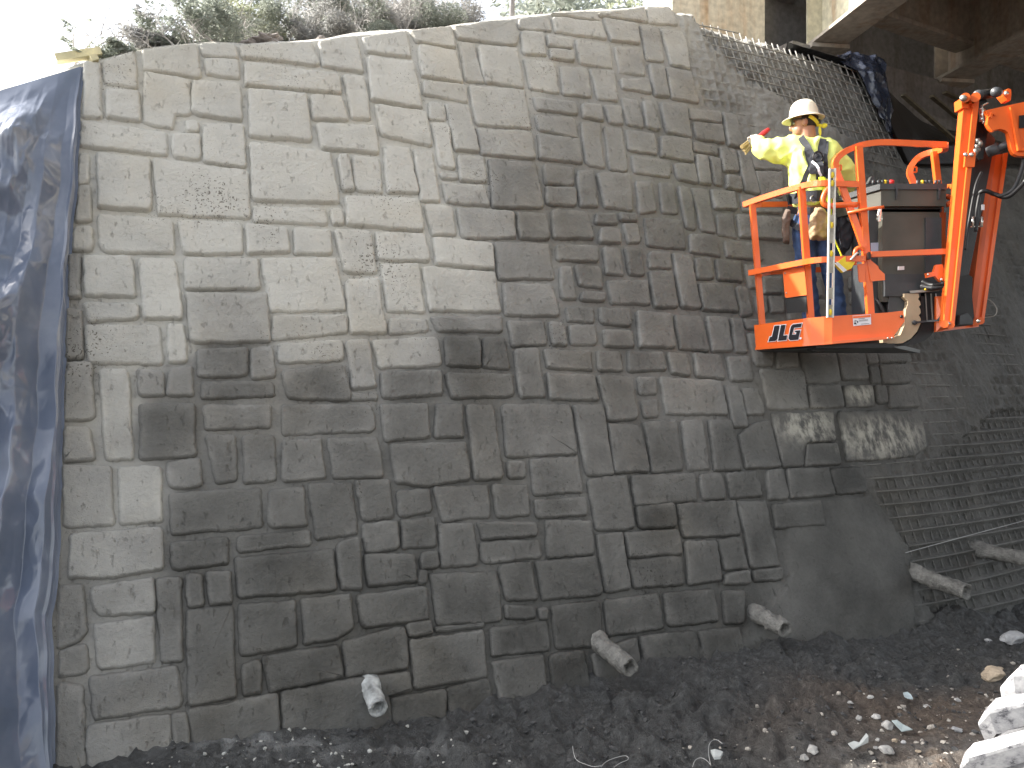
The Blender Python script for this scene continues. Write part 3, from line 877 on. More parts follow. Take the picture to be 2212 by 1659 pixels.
def poly_area(p): return abs(sum(p[i][0] * p[(i + 1) % len(p)][1] - p[(i + 1) % len(p)][0] * p[i][1] for i in range(len(p)))) / 2
order = sorted(range(len(STONES)), key=lambda i: -poly_area(STONES[i]))
big, small = order[:300], order[300:]
for i in sorted(big):
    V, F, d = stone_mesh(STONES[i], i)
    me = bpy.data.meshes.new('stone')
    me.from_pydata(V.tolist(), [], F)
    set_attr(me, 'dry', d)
    fx_, fy_ = to_frame(V)
    sm = np.maximum(np.clip(1.15 - np.hypot((fx_ - 1900) / 115, (fy_ - 945) / 52) ** 2, 0, 1), np.clip(1.1 - np.hypot((fx_ - 1745) / 75, (fy_ - 918) / 45) ** 2, 0, 1))
    sm = np.maximum(sm, np.clip(1.2 - np.hypot((fx_ - 1858) / 36, (fy_ - 852) / 26) ** 2, 0, 1))
    if sm.max() > 0.02: set_attr(me, 'smear', sm)
    me.update()
    link('stone', me, M_CONC, wall, True)
if small:
    AV, AF, AD, base = [], [], [], 0
    for i in small:
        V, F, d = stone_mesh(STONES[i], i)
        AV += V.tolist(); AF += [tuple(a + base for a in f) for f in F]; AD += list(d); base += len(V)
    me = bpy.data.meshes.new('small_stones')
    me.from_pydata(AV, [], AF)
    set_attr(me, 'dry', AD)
    me.update()
    tag(link('small_stones', me, M_CONC, wall, True), kind='stuff')
print('stones', len(STONES), 'big', len(big))

# ---- welded wire mesh in the part that is still only sprayed
M_WIRE = simple('mortar_coated_wire', (0.14, 0.135, 0.125), 0.75, 0.0, 0.3, 20, 0.4, 120)
wm = empty('wire_mesh', wall_pt(3.6, 1.5).tolist(), 'grey welded wire mesh set in the unfinished right end of the wall', 'wire mesh')
rp_s, rp_h = wall_uv([p[0] for p in ROUGH[:22]], [p[1] for p in ROUGH[:22]])
def left_s(h):
    """left limit of the wire at height h: just under the edge of the finished blocks"""
    o = np.argsort(rp_h)
    return float(np.interp(h, rp_h[o], rp_s[o])) - 0.05
k0, k1 = int(1.65 / PITCH), int(5.9 / PITCH)
def wire(pts, r=0.007):
    bm = bmesh.new()
    tube(bm, pts, r, 5)
    P = np.array([tuple(v.co) for v in bm.verts])
    o = mk('wire', bm, M_ROUGH, wm, True)
    set_attr(o.data, 'dry', np.clip(dry_shade(*to_frame(P)) + 0.20, 0, 0.95))
def in_low(s, h):
    fx, fy = to_frame(wall_pt(s, h))
    return fx > 1860 and fy > 880
hs = np.arange(0.1, 6.3, 0.09)
for k in range(k0, k1):
    s = k * PITCH
    ht = float(crest_h(s)) - 0.03 + 0.008 * (k % 3)
    ok = [h for h in hs if s > left_s(h) + 0.06 and h < ht]
    if len(ok) < 4: continue
    # contiguous runs
    runs, cur = [], [ok[0]]
    for h in ok[1:]:
        if h - cur[-1] > 0.1: runs.append(cur); cur = []
        cur.append(h)
    runs.append(cur)
    for rn in runs:
        if len(rn) < 4: continue
        if rn[-1] > ht - 0.1: rn.append(ht)
        jit = random.uniform(-0.006, 0.006)
        wire([Vector(wall_pt(s + jit + 0.004 * math.sin(h * 3 + k), h, (-0.030 if in_low(s, h) else -0.016) + 0.004 * math.sin(h * 5 + k))) for h in rn])
for k in range(1, int(6.2 / PITCH)):
    h = k * PITCH
    sl = left_s(h)
    ss = [x for x in np.arange(max(sl, 1.6), 6.0, 0.12) if crest_h(x) > h + 0.03]
    runs, cur = [], []
    for x in ss:
        if cur and x - cur[-1] > 0.13: runs.append(cur); cur = []
        cur.append(x)
    if cur: runs.append(cur)
    for rn in runs:
        if len(rn) < 4: continue
        wire([Vector(wall_pt(x, h + 0.006 * math.sin(x * 2.3 + k), -0.005)) for x in rn], 0.0085 if h < 2.6 else 0.0065)
# ------------------------------------------------------------------ ground, bank above the wall
def earth_mat(name):
    m, t, b, N, L = nodes_of(name)
    geo = N.new('ShaderNodeNewGeometry')
    def noise(sc, det=8, rough=0.6):
        n = N.new('ShaderNodeTexNoise'); n.inputs['Scale'].default_value = sc; n.inputs['Detail'].default_value = det; n.inputs['Roughness'].default_value = rough
        L.new(geo.outputs['Position'], n.inputs['Vector']); return n
    a = N.new('ShaderNodeAttribute'); a.attribute_name = 'dry'
    n1, n2, n3 = noise(2.2), noise(30), noise(120, 4)
    mud = ramp(N, [(0.3, (0.032, 0.032, 0.031)), (0.55, (0.064, 0.065, 0.064)), (0.75, (0.115, 0.117, 0.116))])
    dirt = ramp(N, [(0.3, (0.062, 0.047, 0.036)), (0.55, (0.115, 0.088, 0.068)), (0.72, (0.21, 0.175, 0.14))])
    L.new(n2.outputs['Fac'], mud.inputs['Fac']); L.new(n2.outputs['Fac'], dirt.inputs['Fac'])
    mx = N.new('ShaderNodeMixRGB')
    L.new(a.outputs['Fac'], mx.inputs['Fac']); L.new(mud.outputs['Color'], mx.inputs['Color1']); L.new(dirt.outputs['Color'], mx.inputs['Color2'])
    # pale dried rebound
    p = N.new('ShaderNodeAttribute'); p.attribute_name = 'pale'
    n4 = noise(9)
    ad = N.new('ShaderNodeMath'); ad.operation = 'MULTIPLY'
    pr = ramp(N, [(0.42, (0, 0, 0)), (0.6, (1, 1, 1))])
    L.new(n4.outputs['Fac'], pr.inputs['Fac']); L.new(pr.outputs['Color'], ad.inputs[0]); L.new(p.outputs['Fac'], ad.inputs[1])
    mx2 = N.new('ShaderNodeMixRGB'); L.new(ad.outputs[0], mx2.inputs['Fac']); L.new(mx.outputs['Color'], mx2.inputs['Color1']); mx2.inputs['Color2'].default_value = (0.24, 0.245, 0.24, 1)
    L.new(mx2.outputs['Color'], b.inputs['Base Color'])
    bp = N.new('ShaderNodeBump'); bp.inputs['Strength'].default_value = 0.9; bp.inputs['Distance'].default_value = 0.03
    s = N.new('ShaderNodeMath'); s.operation = 'MULTIPLY_ADD'; s.inputs[1].default_value = 0.4
    L.new(n3.outputs['Fac'], s.inputs[0]); L.new(n2.outputs['Fac'], s.inputs[2])
    L.new(s.outputs[0], bp.inputs['Height']); L.new(bp.outputs['Normal'], b.inputs['Normal'])
    b.inputs['Roughness'].default_value = 0.72
    return m
M_EARTH = earth_mat('earth')

def axis(segs):
    out = []
    for a, b, st in segs: out += list(np.arange(a, b, st))
    return np.array(out + [segs[-1][1]])
gx = axis([(-400, -60, 40), (-60, -12, 6), (-12, -4, 0.6), (-4, -2.6, 0.07), (-2.6, 4.6, 0.022), (4.6, 8, 0.12), (8, 14, 0.6), (14, 60, 6), (60, 400, 40)])
gy = axis([(-400, -60, 40), (-60, -6, 5), (-6, 2.0, 0.5), (2.0, 4.0, 0.09), (4.0, 7.9, 0.022), (7.9, 10.5, 0.1), (10.5, 20, 1.5), (20, 60, 8), (60, 400, 40)])
GX, GY = np.meshgrid(gx, gy, indexing='ij')
def wall_line_dist(x, y):
    """signed distance in front of the wall foot (positive = viewer's side)"""
    s = np.interp(x, _cx, S_TAB)
    yy = np.interp(x, _cx, _cy); th = np.interp(s, S_TAB, TH_TAB)
    return (yy - y) * np.cos(th)
def ground_z(x, y):
    d = wall_line_dist(x, y)
    near = np.clip(1 - np.hypot(x - 1, y - 6) / 14, 0, 1)
    toe = np.exp(-np.clip(d, 0, 9) / 0.55)
    clump = fbm(x * 2.2, y * 2.2, 1.3, 3) * 0.06 + np.abs(fbm(x * 5.5, y * 5.5, 4.4, 4)) * 0.21 * np.clip(1.25 - np.abs(d - 0.75), 0.25, 1)
    fine = np.abs(fbm(x * 14, y * 14, 7.7, 4)) * 0.075 + fbm(x * 42, y * 42, 2.2, 2) * 0.010
    rise = np.clip((x - 0.8) * 0.10, 0, 0.45) * np.clip((6.6 - y) / 2, 0, 1)         # dirt banked up towards the machine
    amp = 1.0 - 0.55 * np.clip((x - 1.6) / 1.2, 0, 1) * np.clip((5.6 - y) / 0.8, 0, 1)
    return -0.10 + 0.20 * toe * (0.6 + 0.7 * fbm(x * 1.4, y * 1.4, 9.1, 2)) + (clump + fine) * near * amp + rise * near
GZ = ground_z(GX, GY)
nX, nY = GX.shape
idx = np.arange(nX * nY).reshape(nX, nY)
F = np.stack([idx[:-1, :-1], idx[1:, :-1], idx[1:, 1:], idx[:-1, 1:]], -1).reshape(-1, 4)
V = np.stack([GX, GY, GZ], -1).reshape(-1, 3)
me = bpy.data.meshes.new('ground')
me.from_pydata(V.tolist(), [], F.tolist())
x, y = V[:, 0], V[:, 1]
dry = np.clip((x - 1.35 + 0.5 * fbm(x * 1.6, y * 1.6, 3.3, 3)) * 1.1, 0, 1) * np.clip((5.75 + 0.12 * (x - 2) - y + 0.5 * fbm(x * 2, y * 2, 6.1, 3)) * 1.6, 0, 1)
dry = np.maximum(dry, np.clip((np.hypot(x, y - 6) - 7) / 4, 0, 0.9))
pale = np.clip(1.1 - np.hypot((x + 1.45) / 0.75, (y - 4.72) / 0.22), 0, 1) + np.clip(1 - np.hypot((x + 0.6) / 0.6, (y - 4.7) / 0.15), 0, 1) * 0.7 + np.clip(1 - np.hypot((x - 2.2) / 1.2, (y - 4.5) / 0.4), 0, 1) * 0.35
set_attr(me, 'dry', dry); set_attr(me, 'pale', np.clip(pale, 0, 1))
me.update()
ground = tag(link('ground', me, M_EARTH, None, True), kind='structure')
def gz(x, y): return float(ground_z(np.array([x]), np.array([y]))[0])

# bank of earth behind the crest
M_BANK = simple('bank_soil', (0.16, 0.13, 0.10), 0.95, 0, 0.45, 6, 0.8, 25)
sb = axis([(-9.0, -5.6, 0.4), (-5.6, 4.6, 0.1)])
bb = np.array([0.12, 0.3, 0.55, 0.9, 1.3, 2.0, 3.2, 5, 9, 16, 30, 60, 120])
th = np.interp(sb, S_TAB, TH_TAB)
top = wall_pt(sb, crest_h(np.minimum(sb, float(cs[-12]))))
dirb = np.stack([-np.sin(th), np.cos(th)], -1)
rows = []
for k, b in enumerate(bb):
    n = fbm(sb * 2.1, sb * 0 + b * 2.1, 5.5, 4)
    zz = top[:, 2] + 0.0 + np.where(b < 0.2, -0.14, 0) + (0.13 * np.abs(n) if b < 3 else 0.1 * n) + (0.30 * b if b < 4 else 1.2 + 0.03 * (b - 4)) - np.where(b >= 0.2, 0.03, 0)
    rows.append(np.stack([top[:, 0] + dirb[:, 0] * b, top[:, 1] + dirb[:, 1] * b, zz], -1))
A = np.stack(rows, 1)
n, mm = A.shape[:2]
idx = np.arange(n * mm).reshape(n, mm)
F = np.stack([idx[:-1, :-1], idx[1:, :-1], idx[1:, 1:], idx[:-1, 1:]], -1).reshape(-1, 4)
bank = pymesh('hillside', A.reshape(-1, 3).tolist(), F.tolist(), M_BANK, None, True)
tag(bank, kind='structure')
# ------------------------------------------------------------------ bridge over the right end
def streak_mat(name, base, stain, amount=0.5, rough=0.75, sc=(2.2, 2.2, 0.25)):
    m, t, b, N, L = nodes_of(name)
    geo = N.new('ShaderNodeNewGeometry')
    mp = N.new('ShaderNodeMapping'); mp.inputs['Scale'].default_value = sc
    L.new(geo.outputs['Position'], mp.inputs['Vector'])
    n = N.new('ShaderNodeTexNoise'); n.inputs['Scale'].default_value = 1.6; n.inputs['Detail'].default_value = 8; n.inputs['Roughness'].default_value = 0.62
    L.new(mp.outputs['Vector'], n.inputs['Vector'])
    r = ramp(N, [(0.62 - 0.25 * amount, base), (0.75 - 0.12 * amount, stain)])
    L.new(n.outputs['Fac'], r.inputs['Fac'])
    n2 = N.new('ShaderNodeTexNoise'); n2.inputs['Scale'].default_value = 14; n2.inputs['Detail'].default_value = 6
    L.new(geo.outputs['Position'], n2.inputs['Vector'])
    r2 = ramp(N, [(0.3, (0.72, 0.72, 0.72)), (0.7, (1.1, 1.1, 1.1))])
    L.new(n2.outputs['Fac'], r2.inputs['Fac'])
    mx = N.new('ShaderNodeMixRGB'); mx.blend_type = 'MULTIPLY'; mx.inputs['Fac'].default_value = 1
    L.new(r.outputs['Color'], mx.inputs['Color1']); L.new(r2.outputs['Color'], mx.inputs['Color2'])
    L.new(mx.outputs['Color'], b.inputs['Base Color'])
    b.inputs['Roughness'].default_value = rough
    bp = N.new('ShaderNodeBump'); bp.inputs['Strength'].default_value = 0.25; bp.inputs['Distance'].default_value = 0.01
    L.new(n2.outputs['Fac'], bp.inputs['Height']); L.new(bp.outputs['Normal'], b.inputs['Normal'])
    return m
M_PAINT = streak_mat('cream_girder_paint', (0.60, 0.57, 0.44), (0.36, 0.20, 0.10), 0.45)
M_UNDER = streak_mat('weathered_steel', (0.45, 0.41, 0.35), (0.38, 0.29, 0.21), 0.45)
M_DECK = streak_mat('deck_concrete', (0.42, 0.39, 0.34), (0.27, 0.225, 0.17), 0.5)
M_ABUT = streak_mat('abutment_concrete', (0.66, 0.61, 0.50), (0.50, 0.33, 0.19), 0.55, 0.85)
M_DARKC = streak_mat('grey_concrete', (0.26, 0.255, 0.25), (0.15, 0.13, 0.11), 0.5, 0.85)

ZB = CAMZ + 4.27
GD = Vector((0.15, -0.9887, 0))                   # girder direction, towards and past the viewer
GN = Vector((0.9887, 0.15, 0))                    # to the right of it
SK = Vector((0.875, 0.485, 0)).normalized()       # skew line of the abutment
E1 = Vector((3.95, 11.0, ZB))
bridge = empty('bridge', E1, 'old steel girder bridge with cream outer girder and concrete abutment', 'bridge')
Ls = 26.0
up = Vector((0, 0, 1))
for k in range(5):
    e = E1 + SK * (2.55 * k)
    pm = M_PAINT if k == 0 else M_UNDER
    mid = e + GD * (Ls / 2)
    bm = bmesh.new()
    box(bm, mid + up * 0.80, 0.03, Ls, 1.52, GN, GD, up)
    g = mk('girder', bm, pm, bridge)
    bm = bmesh.new()
    box(bm, mid + up * 0.02, 0.46, Ls + 0.02, 0.04, GN, GD, up)
    mk('bottom_flange', bm, M_UNDER, g)
    bm = bmesh.new()
    box(bm, mid + up * 1.585, 0.40, Ls, 0.04, GN, GD, up)
    mk('top_flange', bm, M_UNDER, g)
    for sd in (-1, 1):
        bm = bmesh.new()
        box(bm, e + GD * 0.06 + GN * (sd * 0.118) + up * 0.80, 0.20, 0.025, 1.516, GN, GD, up)
        mk('stiffener', bm, pm if sd < 0 else M_UNDER, g)
    for j in range(1, 9):
        bm = bmesh.new()
        box(bm, e + GD * (0.06 + 1.9 * j) + GN * 0.10 + up * 0.80, 0.17, 0.016, 1.514, GN, GD, up)
        mk('stiffener', bm, M_UNDER, g)
    if k < 4:
        for j, (dd, zz, hh) in enumerate([(0.45, 0.85, 0.95), (1.9, 0.95, 0.9), (6.0, 0.9, 0.9), (10.5, 0.9, 0.9)]):
            a = e + GD * dd + GN * 0.20; b2 = E1 + SK * (2.55 * (k + 1)) + GD * dd - GN * 0.02
            dv = (b2 - a)
            bm = bmesh.new()
            box(bm, (a + b2) / 2 + up * zz, dv.length, 0.14, hh, dv.normalized(), dv.normalized().cross(up), up)
            box(bm, (a + b2) / 2 + up * (zz - hh / 2 - 0.03), dv.length, 0.30, 0.056, dv.normalized(), dv.normalized().cross(up), up)
            mk('diaphragm', bm, M_UNDER, bridge)
# deck slab with overhang and edge
bm = bmesh.new()
a = E1 - SK * 1.15 - GD * 0.6; b2 = E1 + SK * 12.2 - GD * 0.6
prism(bm, [a + up * 1.61, b2 + up * 1.61, b2 + GD * (Ls + 0.5) + up * 1.61, a + GD * (Ls + 0.5) + up * 1.61], up * 0.26)
mk('deck_slab', bm, M_DECK, bridge)
bm = bmesh.new()
prism(bm, [a + up * 1.874, a + SK * 0.3 + up * 1.874, a + SK * 0.3 + GD * (Ls + 0.5) + up * 1.874, a + GD * (Ls + 0.5) + up * 1.874], up * 0.8)
mk('parapet', bm, M_DECK, bridge)
# abutment: stem under the bearings, back wall, cheek wall to the left
SN = Vector((-SK.y, SK.x, 0))                     # away from the viewer
bm = bmesh.new()
c = E1 + SK * 5.7 + SN * 0.55
box(bm, c - up * 1.05, 12.6, 1.3, 2.06, SK, SN, up)
mk('abutment_stem', bm, M_DARKC, bridge)
bm = bmesh.new()
box(bm, E1 + SK * 5.7 + SN * 0.95 + up * 0.80, 12.6, 0.5, 1.6, SK, SN, up)
mk('back_wall', bm, M_DARKC, bridge)
bm = bmesh.new()
p0 = at(1452, 60, 10.6); p1 = at(1652, 60, 11.0)
v = (p1 - p0); v.z = 0
vn = Vector((-v.y, v.x, 0)).normalized()
box(bm, Vector(((p0.x + p1.x) / 2, (p0.y + p1.y) / 2, ZB + 0.35)) + vn * 0.4, v.length, 0.8, 3.1, v.normalized(), vn, up)
mk('cheek_wall', bm, M_ABUT, bridge, bevel=0.02)
bm = bmesh.new()
p2 = at(1662, 40, 11.25)
box(bm, Vector((p2.x + 0.2, p2.y + 0.2, ZB + 0.93)), 0.62, 0.35, 0.06, v.normalized(), vn, up)
mk('ledge', bm, M_DARKC, bridge)
for j in range(5):
    bm = bmesh.new()
    e = E1 + SK * (2.55 * j) + GD * 0.1
    box(bm, e - up * 0.035, 0.5, 0.34, 0.05, GN, GD, up)
    mk('bearing_plate', bm, M_UNDER, bridge)

# slope below the abutment, hung with black polythene
M_BLK = simple('black_polythene', (0.012, 0.013, 0.016), 0.28, 0, 0.4, 5, 0.5, 9)
crest_s = np.linspace(float(cs[-11]) + 0.02, 8.4, 46)
low = wall_pt(crest_s, crest_h(crest_s), -0.02)
th = np.interp(crest_s, S_TAB, TH_TAB)
rows = []
for k in range(15):
    f = k / 14
    tgt = np.stack([E1.x + SK.x * np.linspace(-0.9, 8, 46) - SN.x * 0.12, E1.y + SK.y * np.linspace(-0.9, 8, 46) - SN.y * 0.12, np.full(46, ZB - 0.75)], -1)
    p = low * (1 - f) + tgt * f
    n = 0.05 * fbm(p[:, 0] * 2.0 + 3, p[:, 1] * 2.0, p[:, 2] * 4.0, 3) * math.sin(math.pi * min(1, f * 1.4 + 0.05))
    p[:, 2] += n + 0.05
    p[:, 1] -= 0.02
    rows.append(p)
A = np.stack(rows, 1); n, mm = A.shape[:2]
idx = np.arange(n * mm).reshape(n, mm)
F = np.stack([idx[:-1, :-1], idx[1:, :-1], idx[1:, 1:], idx[:-1, 1:]], -1).reshape(-1, 4)
sl = pymesh('polythene_cover', A.reshape(-1, 3).tolist(), F.tolist(), M_BLK, None, True)
tag(sl, 'black polythene spread over the slope below the bridge abutment', 'plastic sheet')
def on_slope(fx, fy):
    """point of the covered slope seen at a frame position"""
    X, Y = to_frame(A.reshape(-1, 3))
    q = np.argsort((X - fx) ** 2 + (Y - fy) ** 2)[:3]
    return at(fx, fy, float(np.mean(A.reshape(-1, 3)[q, 1])) - 0.03)
M_WOOD = simple('weathered_wood', (0.16, 0.14, 0.095), 0.8, 0, 0.3, 15, 0.3, 60)
def plank(pa, pb, wd, tk, label, mat=None, name='plank'):
    t = (pb - pa)
    s = t.normalized().cross(up).normalized()
    bm = bmesh.new()
    box(bm, (pa + pb) / 2, t.length, wd, tk, t.normalized(), s, t.normalized().cross(s).normalized())
    return tag(mk(name, bm, mat or M_WOOD, None, bevel=0.004), label, 'plank')
plank(on_slope(1950, 205), on_slope(2073, 312), 0.06, 0.03, 'long thin batten pinning the black polythene, nearest the lift rails')
plank(on_slope(2012, 208), on_slope(2068, 254), 0.055, 0.03, 'short batten on the black polythene behind the lift arm')
plank(on_slope(2040, 200), on_slope(2090, 222), 0.07, 0.03, 'uppermost batten on the black polythene under the bridge seat')

# loose black sheet folded over the corner of the sprayed crest
def sheet(name, quad_rows, nu, nv, amp, mat, label, seed, f1=5.0, parent=None):
    """wrinkled polythene through rows of 3-D points (rows = down the sheet)"""
    Rw = [[Vector(p) for p in r] for r in quad_rows]
    V = []
    for j in range(nv):
        t = j / (nv - 1) * (len(Rw) - 1); a = min(int(t), len(Rw) - 2); ft = t - a
        row = []
        for i in range(nu):
            u = i / (nu - 1) * (len(Rw[0]) - 1); b = min(int(u), len(Rw[0]) - 2); fu = u - b
            row.append((Rw[a][b] * (1 - fu) + Rw[a][b + 1] * fu) * (1 - ft) + (Rw[a + 1][b] * (1 - fu) + Rw[a + 1][b + 1] * fu) * ft)
        V.append(row)
    P = np.array([[tuple(p) for p in r] for r in V])
    n = (1 - np.abs(fbm(P[..., 0] * f1 + seed, P[..., 1] * f1, P[..., 2] * f1 * 0.6, 4))) ** 3
    P = P - np.array([-0.25, 0.95, -0.1]) * (n * amp)[..., None]
    idx = np.arange(nu * nv).reshape(nv, nu)
    F = np.stack([idx[:-1, :-1], idx[1:, :-1], idx[1:, 1:], idx[:-1, 1:]], -1).reshape(-1, 4)
    o = pymesh(name, P.reshape(-1, 3).tolist(), F.tolist(), mat, parent, True)
    return tag(o, label, 'plastic sheet')
def wp(fx, fy, off=0.0):
    s, h = wall_uv([fx], [fy], off)
    return Vector(wall_pt(s, h, off)[0])
M_BLU = simple('glossy_black_plastic', (0.030, 0.036, 0.055), 0.22, 0, 0.3, 4, 0.25, 30)
dcr = wp(1850, 160).y
sheet('plastic_flap', [[at(1796, 124, dcr + 0.05), at(1832, 116, dcr + 0.2), at(1880, 122, dcr + 0.3), at(1903, 138, dcr + 0.35)],
                       [at(1822, 140, dcr - 0.05), at(1850, 146, dcr - 0.05), at(1888, 150, dcr + 0.1), at(1908, 160, dcr + 0.2)],
                       [at(1852, 152, dcr - 0.1), at(1868, 160, dcr - 0.1), at(1890, 170, dcr + 0.0), at(1912, 180, dcr + 0.15)],
                       [at(1868, 190, dcr - 0.12), at(1880, 195, dcr - 0.1), at(1902, 205, dcr + 0.0), at(1918, 215, dcr + 0.15)],
                       [at(1885, 235, dcr - 0.12), at(1893, 240, dcr - 0.12), at(1908, 250, dcr), at(1920, 255, dcr + 0.12)],
                       [at(1903, 270, dcr - 0.12), at(1908, 285, dcr - 0.12), at(1915, 300, dcr - 0.05), at(1919, 310, dcr + 0.1)]],
      60, 110, 0.09, M_BLU, 'crumpled glossy black plastic draped over the corner of the wire mesh', 3.0, 4.0)
# ------------------------------------------------------------------ plastic sheet hanging over the left end of the wall
def tarp_mat(name):
    m, t, b, N, L = nodes_of(name)
    tc = N.new('ShaderNodeNewGeometry')
    n = N.new('ShaderNodeTexNoise'); n.inputs['Scale'].default_value = 3.0; n.inputs['Detail'].default_value = 6
    L.new(tc.outputs['Position'], n.inputs['Vector'])
    r = ramp(N, [(0.3, (0.098, 0.122, 0.175)), (0.55, (0.128, 0.152, 0.210)), (0.8, (0.21, 0.235, 0.285))])
    L.new(n.outputs['Fac'], r.inputs['Fac']); L.new(r.outputs['Color'], b.inputs['Base Color'])
    b.inputs['Roughness'].default_value = 0.22
    b.inputs['Specular IOR Level'].default_value = 0.75
    v = N.new('ShaderNodeTexVoronoi'); v.feature = 'DISTANCE_TO_EDGE'; v.inputs['Scale'].default_value = 5.5
    dn = N.new('ShaderNodeTexNoise'); dn.inputs['Scale'].default_value = 4; dn.inputs['Detail'].default_value = 4
    L.new(tc.outputs['Position'], dn.inputs['Vector'])
    vm = N.new('ShaderNodeVectorMath'); vm.operation = 'MULTIPLY_ADD'; vm.inputs[1].default_value = (0.35, 0.35, 0.35)
    L.new(dn.outputs['Color'], vm.inputs[0]); L.new(tc.outputs['Position'], vm.inputs[2]); L.new(vm.outputs[0], v.inputs['Vector'])
    bp = N.new('ShaderNodeBump'); bp.inputs['Strength'].default_value = 0.08; bp.inputs['Distance'].default_value = 0.02
    L.new(v.outputs['Distance'], bp.inputs['Height']); L.new(bp.outputs['Normal'], b.inputs['Normal'])
    return m
M_TARP = tarp_mat('blue_grey_plastic')
EDGE = [(130, 181), (250, 173), (400, 167), (560, 151), (760, 142), (900, 137), (1100, 131), (1240, 127), (1330, 112), (1400, 114), (1560, 118), (1720, 124)]
nu, nv = 340, 420
ty = np.linspace(0, 1, nv); tu = np.linspace(0, 1, nu) ** 1.45
Y = np.empty((nv, nu)); X = np.empty((nv, nu))
for j in range(nv):
    yb = 137 + ty[j] * (1730 - 137)
    xr = np.interp(yb, [e[0] for e in EDGE], [e[1] for e in EDGE]) + 1.5 * math.sin(yb * 0.05)
    x = xr - tu * (xr + 640)
    X[j] = x
    slope = np.interp(yb, [132, 500, 1730], [0.30, 0.06, -0.12])
    Y[j] = yb + (xr - x) * slope
s, h = wall_uv(X.ravel(), Y.ravel(), 0.05)
S = s.reshape(nv, nu); H = h.reshape(nv, nu)
U = (S.max(1, keepdims=True) - S)                 # metres from the hanging edge
Tt = np.repeat(ty[:, None], nu, 1)
# pleats hanging from the nailed batten, tight at the edge and fanning out to the left
ph = U * (9.0 - 3.0 * Tt) + 0.9 * fbm(U * 1.2, H * 0.5, 3.0, 3)
pleat = np.abs((ph * 0.67) % 1.0 - 0.5) * 2 * np.exp(-U * 1.1)
diag = 0.7 * np.arcsin(np.abs(np.sin((U * 1.0 + (1 - Tt) * 2.2) * 6.0 + 1.5 * fbm(U, H, 8.0, 2)))) * np.clip(1 - Tt * 2.6, 0, 1)
cr = 1 - np.abs(fbm(S * 2.2, H * 1.3, 4.0, 4))
cr2 = 1 - np.abs(fbm(S * 4.6 + 7, H * 3.6, 9.0, 3))
off = 0.045 + 0.10 * pleat * np.clip(0.3 + Tt * 1.1, 0, 1) + 0.055 * diag + 0.075 * (cr ** 4) * np.clip(U * 2.2, 0.06, 1) + 0.022 * cr2 ** 4 * np.clip(U * 3, 0.1, 1)
off += 0.34 * np.clip((Tt - 0.62) * 2.4, 0, 1) ** 1.3 * np.abs(((U * 1.9 + 0.5 * Tt) % 1.0) - 0.5) * 2 * np.clip(U * 3, 0, 1)
off += 0.10 * np.clip(U - 0.4, 0, 1) * np.clip((Tt - 0.24) * 30, 0, 1)
off = np.where(U < 0.02, 0.02, off)
# sharp crumple creases: folded planes of random direction
rt_ = np.random.default_rng(5)
cru = np.zeros_like(S)
wx = S + 0.10 * fbm(S * 3, H * 3, 1.0, 2); wy = H + 0.10 * fbm(S * 3, H * 3, 6.0, 2)
for k in range(16):
    an = rt_.uniform(0, math.pi); fq = rt_.uniform(1.6, 6.0)
    t_ = (wx * math.cos(an) + wy * 0.55 * math.sin(an)) * fq + rt_.uniform(0, 9)
    msk = np.clip(1.6 * vnoise(S * 1.7 + 31 * k, H * 1.3, 2.0 + k) + 0.15, 0, 1)
    cru += msk * np.abs(t_ - np.floor(t_) - 0.5) / fq
off = off + 0.30 * cru * np.clip(U * 3.2, 0.12, 1)
off = 0.03 + (off - 0.03) * np.clip(Tt * 9, 0, 1)
off = np.where(U < 0.02, 0.02, off)
V = wall_pt(S, H, off).reshape(-1, 3)
idx = np.arange(nu * nv).reshape(nv, nu)
F = np.stack([idx[:-1, :-1], idx[1:, :-1], idx[1:, 1:], idx[:-1, 1:]], -1).reshape(-1, 4)
tarp = pymesh('plastic_tarp', V.tolist(), F.tolist(), M_TARP, None, True)
tag(tarp, 'creased blue grey plastic tarp hanging over the left end of the wall', 'tarp')
M_PINE = simple('yellow_pine', (0.72, 0.66, 0.42), 0.7, 0, 0.15, 12, 0.2, 70)
c0 = wp(140, 150)
plank(at(120, 128, c0.y + 0.05), at(218, 113, c0.y + 0.18), 0.10, 0.05, 'yellow timber batten on the crest above the blue grey tarp', M_PINE)
plank(at(196, 131, c0.y + 0.08), at(210, 127, c0.y + 0.1), 0.12, 0.04, 'small offcut of yellow timber tucked under the crest batten', M_PINE)
# ------------------------------------------------------------------ scrub and trees along the crest
def leaf_mat(name, a, b_, c):
    m, t, b, N, L = nodes_of(name)
    geo = N.new('ShaderNodeNewGeometry')
    n = N.new('ShaderNodeTexNoise'); n.inputs['Scale'].default_value = 2.5; n.inputs['Detail'].default_value = 8; n.inputs['Roughness'].default_value = 0.75
    L.new(geo.outputs['Position'], n.inputs['Vector'])
    r = ramp(N, [(0.32, a), (0.5, b_), (0.68, c)])
    L.new(n.outputs['Fac'], r.inputs['Fac'])
    L.new(r.outputs['Color'], b.inputs['Base Color'])
    b.inputs['Roughness'].default_value = 0.5
    tr = N.new('ShaderNodeBsdfTranslucent'); L.new(r.outputs['Color'], tr.inputs['Color'])
    mix = N.new('ShaderNodeMixShader'); mix.inputs[0].default_value = 0.4
    L.new(b.outputs[0], mix.inputs[1]); L.new(tr.outputs[0], mix.inputs[2])
    L.new(mix.outputs[0], N['Material Output'].inputs['Surface'])
    return m
M_LEAF = leaf_mat('leaf_green', (0.23, 0.255, 0.225), (0.33, 0.36, 0.31), (0.44, 0.46, 0.39))
